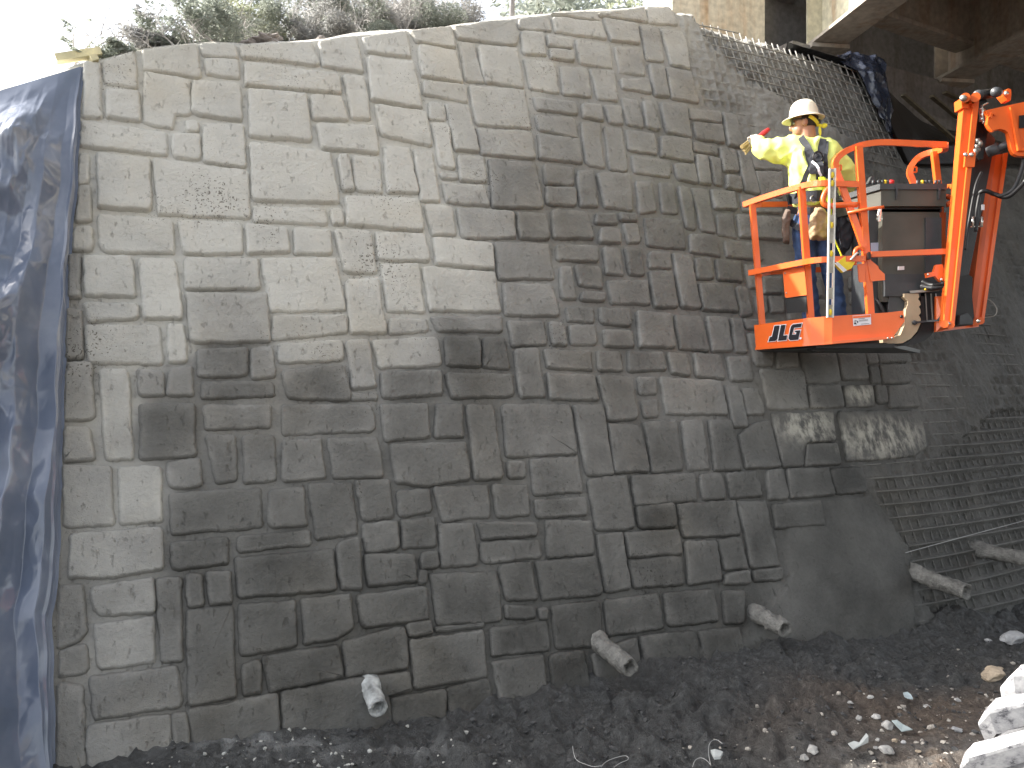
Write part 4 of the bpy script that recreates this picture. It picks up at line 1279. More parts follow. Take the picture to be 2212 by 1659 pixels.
M_LEAF2 = leaf_mat('leaf_yellow', (0.26, 0.29, 0.19), (0.37, 0.40, 0.27), (0.48, 0.5, 0.34))
M_DRY = leaf_mat('leaf_dry', (0.27, 0.27, 0.265), (0.37, 0.37, 0.36), (0.48, 0.48, 0.46))
M_STEM = simple('dry_stem', (0.48, 0.46, 0.44), 0.85, 0, 0.35, 10)
M_BARK = simple('bark', (0.16, 0.14, 0.12), 0.9, 0, 0.35, 12, 0.6, 40)
def foliage(rnd, centres, nleaf, size, mat, parent, name='foliage'):
    V, F = [], []
    for (c, rx, ry, rz, wgt) in centres:
        for _ in range(int(nleaf * wgt)):
            while True:
                p = Vector((rnd.uniform(-1, 1), rnd.uniform(-1, 1), rnd.uniform(-1, 1)))
                if p.length < 1 and rnd.random() < 0.35 + 0.65 * p.length: break
            q = Vector(c) + Vector((p.x * rx, p.y * ry, p.z * rz))
            if mnoise.noise(q * 3.1) < -0.18: continue
            a = Vector((rnd.gauss(0, 1), rnd.gauss(0, 1), rnd.gauss(0, 0.6))).normalized()
            b = a.cross(Vector((rnd.gauss(0, 1), rnd.gauss(0, 1), rnd.gauss(0, 1)))).normalized()
            l = size * rnd.uniform(0.6, 1.5); wd = l * rnd.uniform(0.3, 0.55)
            i = len(V)
            nrm = a.cross(b) * (l * 0.12)
            V += [q - a * l * 0.5, q + b * wd * 0.5 + nrm, q + a * l * 0.5, q - b * wd * 0.5 + nrm]
            F += [(i, i + 1, i + 2), (i, i + 2, i + 3)]
    return pymesh(name, V, F, mat, parent)
def stems(rnd, base, top_pts, mat, parent, r=0.006, name='stem'):
    bm = bmesh.new()
    for tp in top_pts:
        b0 = base + Vector((rnd.uniform(-0.25, 0.25), rnd.uniform(-0.15, 0.15), 0))
        m = (b0 + tp) / 2 + Vector((rnd.uniform(-0.15, 0.15), rnd.uniform(-0.1, 0.1), rnd.uniform(0, 0.15)))
        pts = smooth_path([b0, m, tp], 4)
        tube(bm, pts, [r * (1 - 0.75 * i / (len(pts) - 1)) for i in range(len(pts))], 4)
        for _ in range(3):
            k = rnd.randrange(3, len(pts))
            e = pts[k] + Vector((rnd.uniform(-0.3, 0.3), rnd.uniform(-0.15, 0.15), rnd.uniform(0.0, 0.3)))
            tube(bm, [pts[k], (pts[k] + e) / 2 + Vector((0, 0, rnd.uniform(-0.04, 0.06))), e], [r * 0.5, r * 0.35, r * 0.15], 3)
    return mk(name, bm, mat, parent)
def crest_pt(fx, fy, back):
    p = wp(fx, fy)
    return p + Vector((-0.37 * back, 0.93 * back, 0))
def shrub(fx, fyb, back, wpx, hpx, label, mat, nleaf, size, seed, nst=16, kind='shrub', group=None):
    rnd = random.Random(seed)
    b = crest_pt(fx, fyb, back); b.z += 0.28 * back - 0.05
    k = b.y / FOC
    W, Hh = wpx * k, hpx * k * 0.85
    root = empty(kind, b, label, 'shrub', group)
    cs_ = []
    for i in range(9):
        a = rnd.uniform(-0.5, 0.5); z = rnd.uniform(0.12, 0.92)
        rr = rnd.uniform(0.16, 0.3)
        cs_.append((b + Vector((a * W * (1 - 0.35 * z), rnd.uniform(-0.35, 0.35), z * Hh)), W * rr, 0.35, Hh * rr * 0.8, 1 / 9))
    foliage(rnd, cs_, nleaf, size, mat, root)
    tops = [b + Vector((rnd.uniform(-0.55, 0.55) * W, rnd.uniform(-0.3, 0.3), rnd.uniform(0.45, 1.12) * Hh)) for _ in range(nst)]
    stems(rnd, b, tops, M_STEM, root)
    return root
SH = [
 (215, 120, 0.15, 75, 34, 'low sprawling dusty shrub beside the yellow batten', M_LEAF, 420, 0.05, 8),
 (270, 114, 0.15, 70, 45, 'small dark-leaved shrub near the left end of the crest', M_LEAF, 420, 0.055, 8),
 (335, 106, 0.2, 95, 75, 'twiggy plum-tinted shrub with long bare shoots against the sky', M_DRY, 520, 0.06, 22),
 (400, 102, 0.25, 95, 70, 'rounded green shrub rising left of the earth clods', M_LEAF, 1000, 0.05, 12),
 (470, 98, 0.45, 110, 100, 'tangled grey green shrub with dry stems above the wall', M_LEAF, 1500, 0.05, 22),
 (545, 95, 1.1, 130, 125, 'tall yellow-tipped shrub behind the pale earth clods', M_LEAF2, 1700, 0.055, 16),
 (640, 88, 1.2, 150, 135, 'dense dark green shrub over the widest pale block', M_LEAF, 2400, 0.05, 18),
 (740, 80, 1.1, 150, 125, 'brown dried brush with thin stems along the crest', M_DRY, 1900, 0.05, 34),
 (830, 73, 1.2, 150, 120, 'grey green thicket left of the bare arching twigs', M_LEAF, 2100, 0.05, 24),
 (925, 64, 1.2, 150, 115, 'thicket of bare arching grey twigs on the crest', M_DRY, 1100, 0.045, 60),
 (1015, 55, 1.3, 140, 105, 'speckled green shrub next to bare twigs', M_LEAF, 1700, 0.045, 30),
 (1090, 45, 1.4, 110, 100, 'pale twiggy shrub left of the thin post', M_DRY, 1100, 0.045, 40),
]
SH += [
 (530, 92, 2.4, 170, 120, 'hazy tall brush behind the left end of the thicket', M_LEAF, 2200, 0.045, 30),
 (600, 86, 3.0, 210, 190, 'tall pale leafy brush behind the yellow-tipped shrub', M_LEAF2, 2600, 0.045, 26),
 (700, 78, 2.8, 210, 180, 'tall grey green brush behind the dark green shrub', M_LEAF, 2800, 0.045, 30),
 (800, 72, 3.0, 210, 180, 'tall dry brush behind the brown brush', M_DRY, 2400, 0.045, 44),
 (905, 62, 2.8, 210, 170, 'tall speckled brush behind the arching twigs', M_LEAF, 2800, 0.045, 40),
 (1010, 50, 3.0, 200, 160, 'tall tangle of grey stems behind the speckled shrub', M_DRY, 2200, 0.045, 50),
 (1100, 40, 3.2, 150, 140, 'tall leafy brush behind the thin steel post', M_LEAF, 2000, 0.045, 24)]
for i, a in enumerate(SH):
    shrub(a[0], a[1], a[2], a[3], a[4], a[5], a[6], int(a[7] * 4.6), a[8] * 0.66, 100 + i, a[9])
# trees standing farther back
def tree(fx, fy_top, d, hgt, crown_w, label, mat, seed, nleaf=3600, size=0.16):
    rnd = random.Random(seed)
    top = at(fx, fy_top, d)
    base = Vector((top.x, top.y, top.z - hgt))
    root = empty('tree', base, label, 'tree')
    bm = bmesh.new()
    mid = base + Vector((rnd.uniform(-0.3, 0.3), 0, hgt * 0.5))
    path = smooth_path([base - Vector((0, 0, 1.0)), mid, top - Vector((0, 0, hgt * 0.12))], 5)
    tube(bm, path, [0.16 * (1 - 0.85 * i / (len(path) - 1)) for i in range(len(path))], 8)
    cl = []
    for k in range(13):
        an = rnd.uniform(0, 6.28); z = rnd.uniform(0.3, 0.98)
        r = crown_w * 0.5 * rnd.uniform(0.3, 1.0) * (1.1 - 0.5 * z)
        p = base + Vector((math.cos(an) * r, math.sin(an) * r, z * hgt))
        j = base + Vector((0, 0, z * hgt * 0.7))
        tube(bm, smooth_path([j, (j + p) / 2 + Vector((0, 0, 0.15)), p], 3), [0.06 * (1 - 0.13 * q) for q in range(7)], 5)
        cl.append((p, crown_w * 0.26, crown_w * 0.26, hgt * 0.14, 1 / 13))
    mk('trunk', bm, M_BARK, root, True)
    foliage(rnd, cl, nleaf, size, mat, root, 'crown')
tree(1215, -60, 17, 5.0, 3.2, 'spotted dark tree right of the thin post', M_LEAF, 5)
tree(1170, -40, 15, 4.5, 2.2, 'slim tree close behind the thin post', M_LEAF, 6, 2600)
tree(1300, -10, 22, 5.0, 3.0, 'small yellow green tree low over the crest', M_LEAF2, 7, 3000)
tree(1375, -20, 20, 4.6, 2.6, 'bright green tree at the foot of the bridge cheek wall', M_LEAF2, 8, 3000)
tree(1430, -40, 24, 5.5, 3.0, 'dark tree half hidden by the concrete cheek wall', M_LEAF, 9, 2600)
# thin post and earth clods on the crest
b = crest_pt(1137, 34, 0.35)
bm = bmesh.new()
tube(bm, [b + Vector((0, 0, -0.3)), b + Vector((0, 0, 1.3))], 0.025, 8)
ball(bm, b + Vector((0, 0, 1.3)), 0.03, 0.03, 0.02, seg=8, rings=5)
tag(mk('post', bm, simple('grey_steel', (0.33, 0.32, 0.32), 0.6, 0.3), None, True), 'thin grey steel post standing on the crest', 'post')
M_CLOD = simple('clod', (0.27, 0.24, 0.22), 0.95, 0, 0.25, 15, 0.6, 40)
def lump(name, c, rx, ry, rz, mat, seed, parent=None, sub=3, rough=0.35, frq=1.7):
    bm = bmesh.new()
    bmesh.ops.create_icosphere(bm, subdivisions=sub, radius=1.0)
    rnd = random.Random(seed)
    # a few planar cuts give flat broken faces
    cuts = [(Vector((rnd.gauss(0, 1), rnd.gauss(0, 1), rnd.gauss(0, 1))).normalized(), rnd.uniform(0.5, 0.82)) for _ in range(12)]
    for v in bm.verts:
        p = v.co.copy()
        for nn, dd in cuts:
            k = p.dot(nn)
            if k > dd: p -= nn * (k - dd) * 0.85
        p *= 1 + rough * 0.5 * mnoise.noise(p * frq + Vector((seed, 0, 0))) + rough * 0.22 * mnoise.noise(p * frq * 3 + Vector((0, seed, 0)))
        v.co = Vector(c) + Vector((p.x * rx, p.y * ry, p.z * rz))
    return mk(name, bm, mat, parent, False)
for i, (fx, fy, r, lb) in enumerate([(545, 84, 0.07, 'leftmost crumbly earth clod on the crest beneath the shrubs'), (580, 80, 0.09, 'biggest pale earth clod on the crest'),
                                  (612, 84, 0.05, 'rounded earth clod right of the biggest clod'), (700, 76, 0.06, 'lone earth clod farther right on the crest'), (655, 80, 0.04, 'little clod between two larger earth clods')]):
    p = crest_pt(fx, fy + 8, 0.12)
    tag(lump('earth_clod', p + Vector((0, 0, r * 0.4)), r * 1.3, r, r * 0.8, M_CLOD, 20 + i, rough=0.9, frq=2.5), lb, 'clod', 'earth clods on the crest')
# ------------------------------------------------------------------ boom lift: platform basket, console, link arms, jib head
M_ORG = simple('orange_paint', (0.80, 0.135, 0.020), 0.32, 0, 0.06, 6, 0.05, 90, coat=0.3)
M_ORG2 = simple('orange_paint_dull', (0.66, 0.11, 0.020), 0.45, 0, 0.1, 6, 0.05, 90)
M_BLACK = simple('black_paint', (0.012, 0.012, 0.013), 0.4, 0, 0.3, 12, 0.1, 80)
M_GREYP = simple('dark_grey_plastic', (0.052, 0.056, 0.060), 0.42, 0, 0.2, 10, 0.1, 120)
M_OLIVE = simple('grey_olive_plastic', (0.075, 0.074, 0.060), 0.45, 0, 0.25, 4, 0.05, 100)
M_STEEL = simple('bright_steel', (0.62, 0.60, 0.55), 0.25, 0.9, 0.1, 20)
M_GALV = simple('dull_steel', (0.33, 0.32, 0.29), 0.45, 0.7, 0.15, 20)
M_TAN = simple('tan_paint', (0.44, 0.35, 0.23), 0.5, 0, 0.1, 8, 0.05, 60)
M_WHITE = simple('white_label', (0.74, 0.72, 0.74), 0.5, 0, 0.04, 20)
M_LBLUE = simple('pale_blue_label', (0.42, 0.47, 0.60), 0.5, 0, 0.04, 20)
M_RED = simple('red_plastic', (0.62, 0.03, 0.03), 0.35)
M_YEL = simple('yellow_plastic', (0.80, 0.58, 0.03), 0.45)
M_HOSE = simple('rubber_hose', (0.015, 0.015, 0.016), 0.5, 0, 0.2, 20)
YD = Vector((0, 1, 0))
DX = [1560, 1625, 1775, 1960, 2060]; DD = [7.1, 6.85, 6.30, 6.22, 6.22]
def df(fx): return float(np.interp(fx, DX, DD))
def fp(fx, fy, dd=0.0): return at(fx, fy, df(fx) + dd)
lift = empty('boom_lift', at(1850, 745, 6.7), 'orange boom lift with its railed work basket raised beside the wall', 'boom lift')
def lp(name, bm, mat, parent=None, smooth=False, bevel=0.0, label=None):
    return tag(mk(name, bm, mat, parent or lift, smooth, bevel), label)
def bar(name, pts, wd, mat=M_ORG, sm=0, parent=None):
    bm = bmesh.new()
    rbar(bm, smooth_path(pts, sm) if sm else [Vector(p) for p in pts], wd)
    return lp(name, bm, mat, parent, False, 0.004)
T = 0.042
# posts
def post(name, p, q, wd=T, dd=0.0):
    return bar(name, [fp(p[0], p[1], dd), at(q[0], q[1], df(p[0]) + dd)], wd)
post('post', (1625, 441), (1647, 708), T, 0.0)
post('post', (1731, 404), (1751, 690), T * 1.08, 0.0)
post('post', (1854, 316), (1880, 682), T * 1.12, 0.0)
# rails
bar('top_rail', [fp(1608, 443), fp(1640, 431), fp(1700, 412), fp(1740, 401), fp(1768, 396.5), fp(1800, 396.5), fp(1864, 399)], T, sm=4)
bar('upper_rail', [fp(1806, 368, .02), fp(1804, 352, .02), fp(1812, 338, .02), fp(1832, 324, .02), fp(1862, 313, .02), fp(1900, 308, .02), fp(1950, 309, .03), fp(2042, 313, .04)], T, sm=4)
bar('return_rail', [at(2042, 314, 6.28), at(2040, 322, 6.4), at(2018, 328, 6.55), at(1990, 337, 6.6), at(1972, 353, 6.6), at(1965, 373, 6.6), at(1972, 393, 6.6), at(1985, 440, 6.6)], T, sm=4)
bar('rail_post', [at(2018, 328, 6.5), at(2026, 400, 6.5), at(2036, 540, 6.5)], T)
bar('mid_rail', [fp(1620, 590, -.03), fp(1680, 578, -.03), fp(1737, 567, -.03), fp(1775, 561.5, -.03), fp(1868, 559, -.03)], T, sm=4)
bar('mid_rail', [fp(1880, 550, -.03), fp(2046, 543.5, -.03)], T * 0.95)
bar('gate_bar', [fp(1806, 368, .02), fp(1822, 410, .02), fp(1866, 534, .0)], T)
bar('far_rail', [at(1624, 444, 6.9), at(1640, 442, 7.25), at(1720, 441, 7.38), at(1860, 441, 7.4), at(1985, 430, 7.4)], 0.045, M_ORG2)
bar('far_rail', [at(1640, 592, 6.95), at(1660, 588, 7.3), at(1760, 583, 7.38), at(1860, 578, 7.4), at(1985, 566, 7.4)], 0.045, M_ORG2)
bar('far_post', [at(1985, 425, 7.4), at(1992, 690, 7.4)], 0.045, M_ORG2)
bm = bmesh.new()
tube(bm, smooth_path([fp(1793, 402), fp(1784, 414), fp(1778, 429), fp(1780, 440), fp(1790, 445), fp(1812, 443), fp(1852, 442)], 5), 0.021, 8)
lp('grab_handle', bm, M_ORG, None, True)
bm = bmesh.new()
tube(bm, [fp(1831, 460, -.02), fp(1872, 452, -.03), fp(1909, 447, -.03)], 0.012, 6)
lp('thin_rod', bm, M_ORG, None, True)
# latch tabs on the gate arc and the return rail
for (x, y, d) in ((1808, 362, 6.29), (1971, 366, 6.58)):
    bm = bmesh.new()
    for (ax, ay, bx, by) in ((0, -5, 9, -5), (0, 6, 9, 6), (9, -5, 9, 6)):
        rbar(bm, [at(x + ax, y + ay, d), at(x + bx, y + by, d)], 0.010)
    lp('latch_tab', bm, M_ORG)
# lanyard ring on the gate
bm = bmesh.new()
tube(bm, smooth_path([fp(1846, 573, -.02), fp(1846, 548, -.02), fp(1850, 538, -.02), fp(1858, 535, -.02), fp(1865, 541, -.02)], 5), 0.014, 7)
lp('anchor_ring', bm, M_ORG, None, True)
# plates
def plate(name, pts, mat, th=0.008, parent=None, bevel=0.0, label=None, dd=0.0):
    bm = bmesh.new()
    prism(bm, [fp(x, y, dd) for x, y in pts], YD * th)
    return lp(name, bm, mat, parent, False, bevel, label)
pl = plate('gate_plate', [(1691.5, 583), (1737, 575.5), (1743, 637), (1699, 643.5), (1696, 641)], M_ORG, 0.01, None, 0.003, None, 0.005)
for (x, y) in ((1696, 590), (1699, 633)):
    bm = bmesh.new(); ball(bm, fp(x, y, 0.0), 0.007, 0.004, 0.007, seg=8, rings=5)
    lp('bolt', bm, M_STEEL, pl, True)
plate('black_plate', [(1694, 645), (1742, 638), (1743, 674), (1700, 677)], M_BLACK, 0.01, None, 0, None, 0.02)
plate('hinge_plate', [(1853, 571), (1868, 569), (1870, 609), (1859, 610), (1856, 607)], M_ORG, 0.012, None, 0.003, None, -0.02)
plate('gusset', [(1872, 556), (1880, 561), (1897, 575), (1899, 581), (1911, 592), (1912, 605), (1881, 608)], M_ORG, 0.012, None, 0.003, None, -0.02)
bar('rubber_stop', [fp(1874, 553, -.055), fp(1879, 553, -.055)], 0.05, M_BLACK)
# toe board: bends at the corner, then runs along the front
TOP = [(1629.5, 702.5), (1690, 694), (1750, 686.5), (1765, 685), (1780, 684), (1850, 679.5), (1918, 675), (1951, 671)]
BOT = [(1633.7, 752.5), (1694, 747.5), (1750, 743.3), (1765, 742), (1780, 741), (1850, 735), (1908, 730), (1930.5, 726)]
bm = bmesh.new()
def dense(L):
    out = []
    for i in range(len(L) - 1):
        for k in range(4): out.append((L[i][0] + (L[i + 1][0] - L[i][0]) * k / 4, L[i][1] + (L[i + 1][1] - L[i][1]) * k / 4))
    return out + [L[-1]]
TOP, BOT = dense(TOP), dense(BOT)
def dboard(x): return float(np.interp(x, [1625, 1740, 1790, 1960], [6.83, 6.33, 6.24, 6.19]))
tv = [bm.verts.new(at(x, y, dboard(x))) for x, y in TOP]; bv = [bm.verts.new(at(x, y, dboard(x))) for x, y in BOT]
tv2 = [bm.verts.new(v.co + YD * 0.012) for v in tv]; bv2 = [bm.verts.new(v.co + YD * 0.012) for v in bv]
n = len(tv)
for i in range(n - 1):
    bm.faces.new((tv[i], tv[i + 1], bv[i + 1], bv[i])); bm.faces.new((tv2[i + 1], tv2[i], bv2[i], bv2[i + 1]))
    bm.faces.new((tv[i + 1], tv[i], tv2[i], tv2[i + 1])); bm.faces.new((bv[i], bv[i + 1], bv2[i + 1], bv2[i]))
bm.faces.new((tv[0], bv[0], bv2[0], tv2[0])); 
# chamfered right end
e1 = bm.verts.new(at(1954.5, 693.5, 6.19)); e2 = bm.verts.new(e1.co + YD * 0.012)
bm.faces.new((tv[-1], e1, bv[-1])); bm.faces.new((tv2[-1], bv2[-1], e2)); bm.faces.new((tv[-1], tv2[-1], e2, e1)); bm.faces.new((e1, e2, bv2[-1], bv[-1]))
toe = lp('toe_board', bm, M_ORG, None, False)
# folded lower lip
bar('lower_lip', [at(x, y + 0.5, dboard(x) - 0.012) for x, y in BOT], 0.022, M_ORG)
bm = bmesh.new(); ball(bm, at(1947.5, 684, 6.185), 0.012, 0.008, 0.012, seg=10, rings=6); lp('bolt', bm, M_BLACK, toe, True)
for x, y in ((1918, 728.5), (1927, 728)):
    bm = bmesh.new(); ball(bm, at(x, y + 2, 6.18), 0.008, 0.008, 0.008, seg=8, rings=5); lp('bolt', bm, M_STEEL, toe, True)
# far toe board and floor
bm = bmesh.new()
prism(bm, [at(1652, 706, 7.36), at(1990, 690, 7.4), at(1990, 735, 7.4), at(1652, 748, 7.36)], YD * 0.012)
lp('toe_board', bm, M_ORG2)
zf = at(1765, 741, 6.3).z
floor = [at(1636, 752, 6.86), at(1765, 741, 6.30), at(1935, 727, 6.24), at(1990, 735, 7.38), at(1655, 748, 7.34)]
bm = bmesh.new()
prism(bm, [Vector((p.x, p.y + 0.02, zf - 0.005)) for p in floor], Vector((0, 0, -0.03)))
lp('floor_plate', bm, M_BLACK)
bm = bmesh.new()
prism(bm, [at(1752, 744.5, 6.42), at(1962, 729, 6.34), at(1962, 746, 6.34), at(1754, 758, 6.42)], YD * 0.10)
lp('floor_beam', bm, M_BLACK)
# ---- marks on the toe board
def zp5(x, y, dd):                               # from close-up coordinates of the marks to the board
    fx, fy = 1607 + x * 0.1406, 553 + y * 0.1406
    return at(fx, fy, dboard(fx) - dd - 0.004)
LET = [[(470, 1072), (549, 1066), (512, 1272), (498, 1293), (480, 1304), (374, 1316), (398, 1242), (430, 1239)],
       [(567, 1064), (640, 1056), (604, 1222), (664, 1217), (652, 1291), (523, 1304)],
       [(892, 1033), (873, 1092), (772, 1101), (738, 1208), (798, 1204), (806, 1170), (780, 1172), (789, 1145), (868, 1138), (833, 1286), (712, 1297), (684, 1268), (714, 1110), (726, 1074), (756, 1050)]]
def grow(poly, d):
    n = len(poly); out = []
    ar = sum(poly[i][0] * poly[(i + 1) % n][1] - poly[(i + 1) % n][0] * poly[i][1] for i in range(n))
    sg = 1 if ar > 0 else -1
    for i in range(n):
        a, b, c = Vector(poly[i - 1]), Vector(poly[i]), Vector(poly[(i + 1) % n])
        n1 = Vector(((b - a).y, -(b - a).x)).normalized() * sg; n2 = Vector(((c - b).y, -(c - b).x)).normalized() * sg
        m = (n1 + n2); m = m / max(0.35, m.length_squared) * 2 if m.length > 1e-4 else n1
        out.append(tuple(b + m * d))
    return out
def flat(name, polys, mat, dd, fn, parent):
    bm = bmesh.new()
    for p in polys:
        bm.faces.new([bm.verts.new(fn(x, y, dd)) for x, y in p])
    bm.normal_update()
    bmesh.ops.triangulate(bm, faces=bm.faces, ngon_method='EAR_CLIP')
    return lp(name, bm, mat, parent)
M_INK = simple('decal_ink', (0.016, 0.016, 0.022), 0.4)
logo = empty('maker_logo', zp5(640, 1180, 0.01)); logo.parent = toe; logo.matrix_parent_inverse = Matrix.Translation(-lift.location)
def flat2(name, polys, mat, dd):
    return flat(name, polys, mat, dd, zp5, toe)
flat2('logo_outline', [grow(p, 10) for p in LET] + [[(868 + 19 * math.cos(a), 1264 + 19 * math.sin(a)) for a in np.linspace(0, 6.0, 10)]], M_WHITE, 0.004)
bpy.data.objects.remove(logo)
for p in LET: flat2('logo_letter', [p], M_INK, 0.0075)
flat2('warning_label', [[(1670, 918), (1950, 895), (1955, 1050), (1680, 1077)]], M_WHITE, 0.004)
flat2('label_header', [[(1675, 925), (1945, 902), (1947, 938), (1677, 958)]], M_ORG, 0.0065)
flat2('label_print', [[(1740, 935), (1865, 924), (1865, 936), (1740, 947)], [(1760, 962), (1860, 953), (1860, 959), (1760, 968)], [(1765, 985), (1905, 973), (1905, 978), (1765, 990)], [(1765, 1000), (1905, 988), (1905, 993), (1765, 1005)],
      [(1800, 1044), (1925, 1032), (1925, 1037), (1800, 1049)], [(1690, 1000), (1720, 985), (1715, 1010)], [(1725, 985), (1760, 1010), (1745, 1035)], [(1690, 1025), (1715, 1018), (1735, 1050), (1695, 1050)]], M_INK, 0.0065)
# ---- control console
bm = bmesh.new()
prism(bm, [at(1869, 419, 6.75), at(1902, 408, 6.30), at(2044, 408, 6.30), at(2044, 419, 6.75)], Vector((0, 0, 1)) * -0.0001)
bm.free()
def boxpts(name, fl, fr, ft, fb, d0, d1, mat, bevel=0.006, parent=None, left_shift=0):
    """box with a front face fl..fr x ft..fb at depth d0, running back to depth d1"""
    p = [at(fl, fb, d0), at(fr, fb, d0), at(fr, ft, d0), at(fl, ft, d0)]
    bm = bmesh.new()
    prism(bm, p, Vector((left_shift, d1 - d0, 0)))
    return lp(name, bm, mat, parent, False, bevel)
con = boxpts('console_tray', 1903, 2043.5, 408, 445, 6.31, 6.75, M_OLIVE, 0.008, None, -0.16)
boxpts('console_lid', 1901, 2046, 396.5, 409, 6.295, 6.77, M_GREYP, 0.008, con, -0.17)
for (x, wdt) in ((1942, 8), (2050 - 1, 8)):
    pass
for x in (1938, 2051):
    if x > 2044: x = 2030
    bm = bmesh.new(); prism(bm, [at(x - 5, 402, 6.29), at(x + 5, 400, 6.29), at(x + 2, 413, 6.29), at(x, 430, 6.29), at(x - 2, 430, 6.29), at(x - 2, 412, 6.29)], YD * 0.02)
    lp('bracket', bm, M_GREYP, con)
kn = [(1886, M_GREYP), (1897, M_GREYP), (1906, M_GREYP), (1912, M_YEL), (1918, M_GREYP), (1925, M_RED), (1982, M_GREYP), (1992, M_YEL), (2000, M_GREYP), (2008, M_GREYP), (2021, M_GREYP), (2029, M_GREYP)]
for i, (x, m_) in enumerate(kn):
    bm = bmesh.new()
    p = at(x, 396, 6.42)
    tube(bm, [p - Vector((0, 0, 0.01)), p + Vector((0.002, 0, 0.022))], 0.011 if m_ is not M_RED else 0.022, 8)
    lp('switch', bm, m_, con, True)
bm = bmesh.new(); p = at(1884, 396, 6.45)
prism(bm, [p + Vector((-0.03, 0, 0)), p + Vector((0.04, 0, 0)), p + Vector((0.01, 0, 0.055)), p + Vector((-0.005, 0, 0.055))], YD * 0.05)
lp('joystick_guard', bm, M_GREYP, con)
body = boxpts('console_body', 1906, 2030, 452, 652, 6.36, 6.72, M_OLIVE, 0.01, None, -0.05)
boxpts('side_panel', 1877, 1905, 447, 690, 6.42, 6.75, M_GREYP, 0.008)
boxpts('rear_panel', 2000, 2034, 470, 655, 6.34, 6.60, M_GREYP, 0.01)
boxpts('console_foot', 1912, 2002, 592, 640, 6.33, 6.62, M_GREYP, 0.008)
boxpts('under_tray', 1905, 2034, 444, 458, 6.36, 6.7, M_BLACK, 0.004)
boxpts('foot_box', 1920, 1966, 640, 690, 6.35, 6.7, M_GREYP, 0.015)
bm = bmesh.new(); prism(bm, [at(1939.5, 575.5, 6.325), at(1953, 575, 6.325), at(1953, 583, 6.325), at(1939.5, 583.5, 6.325)], YD * -0.003); lp('label', bm, M_WHITE)
bm = bmesh.new(); prism(bm, [at(1881, 524.7, 6.415), at(1898, 524, 6.415), at(1899, 545, 6.415), at(1881, 545, 6.415)], YD * -0.003); lp('label', bm, M_LBLUE)
bm = bmesh.new()
tube(bm, [at(1901, 451, 6.3), at(1899, 466, 6.3), at(1898, 479, 6.3)], [0.012, 0.016, 0.012], 8)
box(bm, at(1899, 473, 6.3), 0.045, 0.02, 0.014)
lp('latch', bm, M_STEEL)
bm = bmesh.new()
tube(bm, smooth_path([at(1880, 632, 6.5), at(1900, 655, 6.4), at(1912, 680, 6.38), at(1935, 690, 6.38)], 4), 0.018, 6)
tube(bm, smooth_path([at(1890, 640, 6.5), at(1915, 665, 6.45), at(1925, 700, 6.45)], 4), 0.016, 6)
lp('cable', bm, M_HOSE, None, True)
# gloved rag hung on the gusset
# ---- rotator under the console: tan gear plate and black ribbed drum
def dshape(cx, top, bot, left, right, d):
    pts = [(right, top), (left, top), (left - 1, top + 18)]
    pts += [(left + 6, top + 26), (left + 9, top + 38), (left + 5, top + 50)]
    pts += [(left - 4, bot - 18), (left - 38, bot - 6), (left - 44, bot), (left - 10, bot + 1)]
    return pts
tanp = [(1953.5, 634), (1984, 634), (1986, 642), (1983, 646), (1987, 651), (1989, 658), (1985, 663), (1988, 668), (1989, 676), (1985, 681), (1989, 688), (1988, 700), (1981, 716), (1968, 731), (1950, 741), (1926, 743), (1908, 740), (1907, 733), (1945, 724), (1955, 700), (1957, 668), (1961, 658), (1961, 650), (1953, 642)]
bm = bmesh.new(); prism(bm, [at(x, y, 6.30) for x, y in tanp], YD * 0.10); rot = lp('rotator_plate', bm, M_TAN, None, False, 0.004)
drum = [(1989, 632), (2023, 632), (2023, 690), (2021, 708), (2012, 724), (1996, 737), (1970, 745), (1945, 746), (1962, 738), (1980, 722), (1989, 704)]
bm = bmesh.new(); prism(bm, [at(x, y, 6.33) for x, y in drum], YD * 0.3); lp('rotator_drum', bm, M_BLACK, rot, False, 0.01)
for x, m_, wdt in ((1999, M_GALV, 2.2), (2011, M_GALV, 2.4), (2021.5, M_WHITE, 1.4)):
    bm = bmesh.new(); rbar(bm, [at(x, 634, 6.32), at(x + 2, 668, 6.315), at(x + 3.5, 694, 6.32)], wdt / FOC * 6.3); lp('rib', bm, m_, rot)
bm = bmesh.new(); rbar(bm, [at(1965, 631, 6.30), at(2028, 626, 6.28)], 0.018); lp('bracket', bm, M_GALV, rot)
bm = bmesh.new(); rbar(bm, [at(1975, 697, 6.29), at(2000, 694, 6.29), at(2038, 691.5, 6.25)], 0.014); ball(bm, at(1976, 697, 6.29), 0.02, 0.015, 0.018, seg=8, rings=6); lp('bracket', bm, M_GREYP, rot)
bm = bmesh.new(); ball(bm, at(2000, 624, 6.27), 0.012, 0.012, 0.012, seg=8, rings=6); lp('bolt', bm, M_YEL, rot, True)
